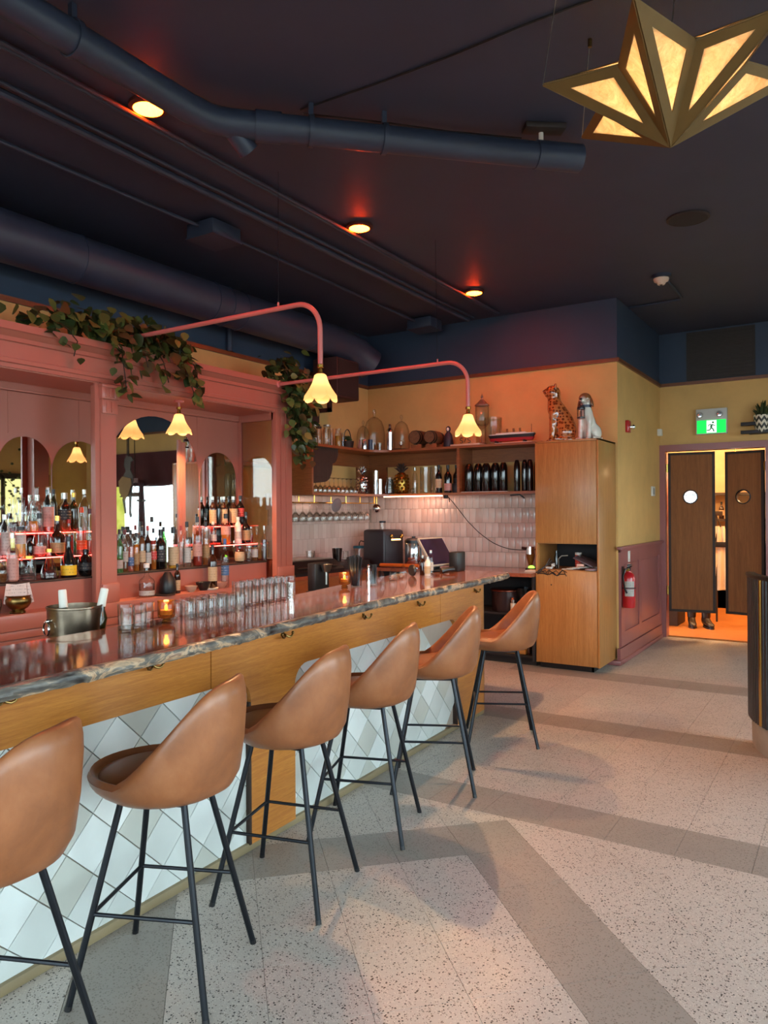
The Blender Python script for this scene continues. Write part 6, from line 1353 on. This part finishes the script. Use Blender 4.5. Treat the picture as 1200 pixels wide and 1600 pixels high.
# ------------------------------------------------------------------ swing doors
def swing_door(x0, x1, z0, z1, hinge_x, ang, px, pz, label, hinge_side):
    t = thing('swing_door', (hinge_x, YF+.05, z0), label, 'door'); Mx = Matrix.Translation((hinge_x, YF+.05, 0)) @ Matrix.Rotation(radians(ang), 4, 'Z') @ Matrix.Translation((-hinge_x, -(YF+.05), 0))
    r = .072; n = 32; m = MB()
    a0, a1, b0, b1 = x0+.03, x1-.03, z0+.03, z1-.03
    outer = []
    for k in range(n):
        a = 2*pi*k/n; c, s_ = cos(a), sin(a); tt = min(((a1-px)/c if c > 1e-6 else ((a0-px)/c if c < -1e-6 else 9)), ((b1-pz)/s_ if s_ > 1e-6 else ((b0-pz)/s_ if s_ < -1e-6 else 9)))
        outer.append((px+c*tt, pz+s_*tt))
    cor = [(a1, b1), (a0, b1), (a0, b0), (a1, b0)]; vs = []; fs = []
    for y in (YF+.033, YF+.067):
        vs += [(p[0], y, p[1]) for p in outer]+[(px+r*cos(2*pi*k/n), y, pz+r*sin(2*pi*k/n)) for k in range(n)]+[(p[0], y, p[1]) for p in cor]
    N = 2*n+4
    for q in (0, 1):
        for k in range(n):
            k2 = (k+1) % n; A, B = outer[k], outer[k2]; extra = None
            for j, p in enumerate(cor):
                on = lambda P: abs(P[0]-p[0]) < 1e-6 or abs(P[1]-p[1]) < 1e-6
                if on(A) and on(B) and abs(A[0]-B[0]) > 1e-6 and abs(A[1]-B[1]) > 1e-6: extra = q*N+2*n+j
            f = [q*N+k]+([extra] if extra is not None else [])+[q*N+k2, q*N+n+k2, q*N+n+k]; fs.append(tuple(f))
    for k in range(n): k2 = (k+1) % n; fs.append((n+k, n+k2, N+n+k2, N+n+k))
    m.add(vs, fs).xf(Mx).build('leaf_panel', WALN, t, 20)
    m = MB(); m.box(x0, x0+.03, YF+.03, YF+.07, z0, z1).box(x1-.03, x1, YF+.03, YF+.07, z0, z1).box(x0, x1, YF+.03, YF+.07, z0, z0+.03).box(x0, x1, YF+.03, YF+.07, z1-.03, z1)
    m.xf(Mx).build('edge_frame', DARKW, t)
    p = MB().lathe([(r, -.024), (r+.012, -.022), (r+.012, .022), (r, .024), (r, -.024)], (px, YF+.05, pz), 28, 'y').xf(Mx).build('porthole_ring', BLKM, t)
    MB().lathe([(0, -.002), (r, -.002), (r, .002), (0, .002)], (px, YF+.05, pz), 24, 'y').xf(Mx).build('porthole_glass', glassy('porthole_glass', (.85, .85, .85), .06, .02), p)
    for z in (z0+.25, z1-.18):
        MB().tube([(hinge_x+hinge_side*.006, YF+.02, z-.05), (hinge_x+hinge_side*.006, YF+.02, z+.05)], .011, 8).build('hinge', BRASS, t)
swing_door(-1.885, -1.376, .30, 2.175, -1.885, 7, -1.641, 1.652, 'left walnut swing door with a porthole and black edging', -1)
swing_door(-1.285, -.862, .30, 2.165, -.862, -14, -1.085, 1.645, 'right walnut swing door with a porthole, half behind the black stand', 1)
# passage things seen under and between the doors
def boot(x, y, rz, label):
    t = thing('boot', (x, y, 0), label, 'boot', 'boots behind the swing doors'); Mb = Matrix.Translation((x, y, 0)) @ Matrix.Rotation(radians(rz), 4, 'Z')
    vs = []; fs = []; secs = [(-.02, .0, .038, .0, .30), (.0, .0, .05, .0, .30)]
    prof = [(.0, .045, .05, .16), (.05, .047, .05, .16), (.10, .046, .05, .12), (.16, .048, .04, .085), (.22, .046, .03, .07), (.26, .030, .03, .055), (.275, .012, .03, .04)]
    N = 14
    for q, (x_, w, zl, zh) in enumerate(prof):
        for k in range(N): a = 2*pi*k/N; vs.append((x_-.05, w*cos(a), max(.022, (zh+.02)/2+(zh-.02)/2*sin(a))))
    for i in range(len(prof)-1): fs += [(i*N+k, i*N+(k+1) % N, (i+1)*N+(k+1) % N, (i+1)*N+k) for k in range(N)]
    fs += [tuple(range(N)), tuple((len(prof)-1)*N+k for k in range(N))]
    BT = paint('boot_leather', '22150F', .4)
    MB().add(vs, fs).xf(Mb).build('upper', BT, t, 60); MB().lathe([(.052, .12), (.056, .20), (.054, .26), (.047, .26), (.046, .15)], (0, 0, 0), 16).xf(Mb).build('shaft', BT, t)
    vs = []
    for z in (0, .024):
        for k in range(20): a = 2*pi*k/20; vs.append((.085+.15*cos(a), .05*sin(a)*(1.05 if cos(a) > 0 else .95), z))
    MB().add(vs, [tuple(range(20)), tuple(range(20, 40))]+[(k, (k+1) % 20, 20+(k+1) % 20, 20+k) for k in range(20)]).xf(Mb).build('sole', BLACK, t)
boot(-1.80, 10.2, -75, 'left dark brown boot under the left swing door'); boot(-1.63, 10.22, -62, 'right dark brown boot under the left swing door')
t = thing('crate', (-2.1, 10.5, 0), 'dark crate on the passage floor beside the boots', 'crate')
MB().box(-2.28, -1.95, 10.1, 10.6, 0, .26, .01).build('body', DARKW, t); MB().box(-2.27, -1.96, 10.095, 10.105, .20, .24).build('rim', BLACK, t)
def drape(x, y, z0, z1, w, mat, name, parent, top=.6):
    vs = []; fs = []; nx, nz = 30, 14
    for side in (0, .006):
        for j in range(nz+1):
            f = j/nz; ww = w*(top+(1-top)*f)
            for i in range(nx+1): u = i/nx-.5; vs.append((x+u*ww, y+side+.028*sin(u*26+f*2)*(.3+.7*f), z1+(z0-z1)*f+.01*sin(u*9)*f))
    M1 = (nx+1)*(nz+1)
    for s_ in (0, 1):
        for j in range(nz):
            for i in range(nx): a = s_*M1+j*(nx+1)+i; fs.append((a, a+1, a+nx+2, a+nx+1))
    for i in range(nx): a = nz*(nx+1)+i; fs += [(a, a+1, M1+a+1, M1+a), (i, i+1, M1+i+1, M1+i)]
    return MB().add(vs, fs).build(name, mat, parent, 60)
LINEN = paint('white_linen', 'D8D0C2', .85)
t = thing('apron', (-1.585, 10.75, .48), 'white apron with a black tie hanging behind the doors', 'apron')
drape(-1.585, 10.75, .42, 1.02, .42, LINEN, 'skirt', t, .8); drape(-1.585, 10.75, 1.06, 1.28, .3, LINEN, 'bib', t, .7); MB().box(-1.765, -1.405, 10.72, 10.765, 1.0, 1.07, .006).build('tie', BLACK, t)
MB().tube([(-1.645, 10.75, 1.27), (-1.585, 10.76, 1.45), (-1.525, 10.75, 1.27)], .008, 6).build('neck_strap', BLACK, t)
MB().box(-1.665, -1.505, 10.76, 10.80, 1.42, 1.48, .004).box(-1.595, -1.575, 10.765, 10.80, 0, 1.44).build('stand', DARKW, t)
t = thing('passage_shelf', (-1.4, 11.6, 1.3), 'dark shelf with bottles on the passage wall behind the doors', 'shelf')
for z in (1.32, 1.72): MB().box(-2.4, .3, 12.3, 12.6, z, z+.04).build('board', DARKW, t); MB().box(-2.4, .3, 12.3, 12.34, 0, 1.0).build('counter_front', OAKV, t)
MB().box(-2.4, .3, 12.25, 12.6, 1.0, 1.04).build('counter_top', STEEL, t)
for k in range(6): bottle(('wine', 'spirit', 'jar')[k % 3], -1.75+.13*k, 12.42, 1.36, .26, .037, ('brown', 'clear', 'olive')[k % 3], 'amber' if k % 3 == 1 else None, .5, 'cream', (.2, .5), 'black', 'bottle on the passage shelf behind the doors, %s from left' % ORD[k+1], 'bottles on the passage shelf')
t = thing('passage_lamp', (-1.42, 10.9, 2.2), 'round frosted lamp glimpsed between the swing doors', 'lamp')
MB().ball((-1.40, 11.2, 1.98), .09, 16, 12).build('globe', emit('globe_glow', (1, .8, .55, 1), 2.2), t); MB().tube([(-1.40, 11.2, 2.06), (-1.40, 11.2, 2.899)], .008, 6).build('rod', BRASS, t)
# shelf with zigzag pot right of the exit sign
t = thing('wall_planter', (-.85, 9.1, 2.33), 'black double rail wall shelf above the right swing door', 'shelf')
for z in (2.335, 2.425): MB().box(-1.075, -.55, YF-.16, YF-.12, z, z+.038, .004).build('rail', paint('rail_black', '26262C', .5), t)
MB().box(-.70, -.66, YF-.16, YF, 2.335, 2.46).box(-.98, -.94, YF-.14, YF, 2.34, 2.37).build('bracket', BLACK, t); MB().box(-1.0, -.56, YF-.14, YF-.002, 2.335, 2.345).build('plate', BLACK, t)
def zig():
    m, nt, b = nmat('zigzag_pot'); g = nt.nodes.new('ShaderNodeTexCoord'); s_ = nt.nodes.new('ShaderNodeSeparateXYZ'); nt.links.new(g.outputs['Object'], s_.inputs[0])
    def mt(op, a, b_=None):
        n = nt.nodes.new('ShaderNodeMath'); n.operation = op
        for i, v in enumerate((a, b_)):
            if v is None: continue
            if hasattr(v, 'is_linked'): nt.links.new(v, n.inputs[i])
            else: n.inputs[i].default_value = v
        return n.outputs[0]
    w = mt('PINGPONG', mt('MULTIPLY', mt('ARCTAN2', s_.outputs[1], s_.outputs[0]), 1.6), .5); f = mt('FRACT', mt('ADD', mt('MULTIPLY', s_.outputs[2], 14), mt('MULTIPLY', w, 1.1)))
    nt.links.new(ramp(nt, f, [(0, '2A2620'), (.5, 'D8CDB8')], 'CONSTANT'), b.inputs['Base Color']); return m
pt = thing('zigzag_pot', (-.865, YF-.10, 2.345), 'black and cream zigzag plant pot with a dark succulent on the wall shelf', 'plant pot')
MB().lathe([(0, 0), (.065, 0), (.085, .10), (.09, .19), (.08, .19), (.075, .1), (0, .08)], (-.865, YF-.10, 2.345), 22).build('pot', zig(), pt)
for k in range(26):
    a = k*2.4; q = .02+.05*((k*37) % 10)/10; h = .05+.13*((k*53) % 10)/10
    MB().tube([(-.865+q*.5*cos(a), YF-.10+q*.4*sin(a), 2.51), (-.865+q*cos(a), YF-.10+q*.7*sin(a), 2.53+h*.6), (-.865+q*1.5*cos(a), YF-.10+q*.9*sin(a), 2.53+h)], [.010, .014, .002], 5).build('leaf', LEAFM[2], pt)
# ------------------------------------------------------------------ curved black stand at the right edge
hs = thing('fluted_partition', (.25, 5.45, 0), 'curved black fluted partition with a brass inlay and concrete plinth', 'partition')
HC, HR = (.25, 5.45), .86; A0, A1 = radians(188), radians(300)
FLB = paint('fluted_black', '1E1E20', .35, .08)
MB().lathe([(HR-.042, .175), (HR-.026, .175), (HR-.026, 1.075), (HR-.042, 1.075), (HR-.042, .175)], (HC[0], HC[1], 0), 60, a0=A0, a1=A1).build('core', FLB, hs)
n = 46
for k in range(n):
    a = A0+(A1-A0)*(k+.5)/n; c, s_ = cos(a), sin(a); q = (A1-A0)/n*HR*.44
    m = MB().prism([(-q, -.03), (q, -.03), (q, -.008), (q*.6, 0), (-q*.6, 0), (-q, -.008)], 'xy', .18, 1.07)
    m.xf(Matrix.Translation((HC[0]+HR*c, HC[1]+HR*s_, 0)) @ Matrix.Rotation(a-pi/2, 4, 'Z'))
    m.build('slat', BRASS if k == 8 else FLB, hs)
MB().lathe([(HR-.045, 1.07), (HR+.004, 1.07), (HR+.007, 1.075), (HR+.007, 1.092), (HR+.002, 1.096), (HR-.045, 1.096), (HR-.045, 1.07)], (HC[0], HC[1], 0), 60, a0=A0, a1=A1).build('top', FLB, hs)
MB().lathe([(HR-.06, 0), (HR-.025, 0), (HR-.022, .18), (HR-.06, .18), (HR-.06, 0)], (HC[0], HC[1], 0), 60, a0=A0, a1=A1).build('plinth', paint('concrete', '8E867C', .7, .15, 6), hs)
# ------------------------------------------------------------------ the room behind the camera, seen in the mirrors
CURT = paint('dark_red_curtain', '4A1A1E', .9)
t = thing('curtain', (1.65, YF-.12, 2.0), 'dark red valance curtain over the bright far window', 'curtain'); drape(1.5, YF-.10, 2.0, 2.62, 2.3, CURT, 'valance', t, .95)
t = thing('curtain', (1.35, YF-.12, .6), 'gathered dark red curtain tied in the middle of the far window', 'curtain'); drape(1.42, YF-.14, .6, 2.1, .24, CURT, 'panel', t, .5); MB().box(1.35, 1.49, YF-.2, YF-.08, 1.72, 1.76, .01).build('tie', DARKW, t)
BLIND = bpy.data.materials.new('pale_blind'); BLIND.use_nodes = True; _n = BLIND.node_tree; _n.nodes.clear()
_o = _n.nodes.new('ShaderNodeOutputMaterial'); _t = _n.nodes.new('ShaderNodeBsdfTranslucent'); _d = _n.nodes.new('ShaderNodeBsdfDiffuse'); _m = _n.nodes.new('ShaderNodeMixShader'); _m.inputs[0].default_value = .4
_c = ramp(_n, noise(_n, coords(_n), 5, 3), [(.35, 'C8C878'), (.6, 'E2DC9A')]); _n.links.new(_c, _t.inputs[0]); _n.links.new(_c, _d.inputs[0]); _n.links.new(_t.outputs[0], _m.inputs[1]); _n.links.new(_d.outputs[0], _m.inputs[2]); _n.links.new(_m.outputs[0], _o.inputs[0])
t = thing('roller_blind', (2.45, YF-.06, .6), 'pale yellow roller blind half of the far window', 'blind'); MB().box(2.02, 2.72, YF-.03, YF-.026, .6, 2.5).build('cloth', BLIND, t); MB().tube([(2.0, YF-.03, 2.5), (2.74, YF-.03, 2.5)], .022, 10).build('roll', WHITE, t)
t = thing('hanging_plant', (XE-.2, 7.6, .9), 'trailing plant hanging before the right wall', 'plant')
rn = random.Random(12); m = MB().tube([(XE-.2, 7.3, 2.3), (XE-.2, 7.6, 2.0), (XE-.18, 7.9, 1.7)], .005, 5); m.build('stem', DARKW, t)
pl = thing('glazed_screen', (XE-.03, 7.55, 1.0), 'framed pale yellow glazed screen on the right wall seen in the left mirror', 'screen')
MB().box(XE-.05, XE, 6.75, 6.83, .9, 2.2).box(XE-.05, XE, 8.3, 8.38, .9, 2.2).box(XE-.05, XE, 6.75, 8.38, 2.14, 2.24).box(XE-.05, XE, 7.45, 7.52, .9, 2.2).build('frame', DARKW, pl)
MB().box(XE-.02, XE-.002, 6.83, 8.3, .9, 2.14).build('glass', emit('lit_window', (.72, .70, .30, 1), .75, 'C8C080'), pl)
for k in range(60):
    MB().ball((XE-.2+rn.gauss(0, .03), 7.65+rn.gauss(0, .22), 1.95+rn.gauss(0, .2)), .03, 6, 4, (.4, 1, .8)).build('leaf', LEAFM[k % 3], t)
# cut-out puppet hanging in front of the far window
pp = thing('wooden_puppet', (1.05, 8.5, 1.45), 'flat wooden cut-out figure with a burlap bag hanging before the far window', 'puppet')
PW = paint('puppet_brown', '3A2A22', .6)
def flat(poly, name, mat, y0=8.49, y1=8.505): return MB().prism([(1.05+p[0], 1.45+p[1]) for p in poly], 'xz', y0, y1).build(name, mat, pp)
flat([(-.09, .42), (.09, .42), (.13, .72), (.06, .80), (-.06, .80), (-.13, .70)], 'torso', PW); flat([(-.05, .80), (.06, .80), (.12, .90), (.10, 1.0), (.03, 1.06), (-.08, 1.04), (-.14, .98), (-.07, .95)], 'head', PW)
flat([(-.09, .45), (-.01, .45), (-.01, .05), (-.03, -.02), (-.09, 0), (-.06, .1)], 'leg', PW); flat([(.0, .45), (.09, .45), (.16, .30), (.10, .06), (.06, .04), (.09, .28)], 'leg', PW)
flat([(-.08, .66), (.14, .70), (.24, .62), (.22, .42), (.08, .28), (-.02, .40), (-.10, .56)], 'bag', paint('burlap', '8A6A48', .95), 8.475, 8.49)
MB().tube([(1.05, 8.5, 2.48), (1.05, 8.5, 3.58)], .012, 6).build('rope', DARKW, pp)
sg_ = thing('hanging_sign', (1.30, 8.75, 1.95), 'dark red wooden bench sign hanging on ropes before the far window', 'sign')
MB().box(1.10, 1.52, 8.74, 8.76, 2.05, 2.13).build('board', paint('sign_maroon', '6A2422', .5), sg_); MB().prism([(1.08, 1.80), (1.60, 1.80), (1.48, 1.88), (1.08, 1.88)], 'xz', 8.73, 8.77).build('board', paint('sign_maroon_dark', '4A1C1A', .5), sg_)
for x in (1.2, 1.4): MB().tube([(x, 8.75, 1.86), (x, 8.75, 3.58)], .008, 6).build('rope', DARKW, sg_)
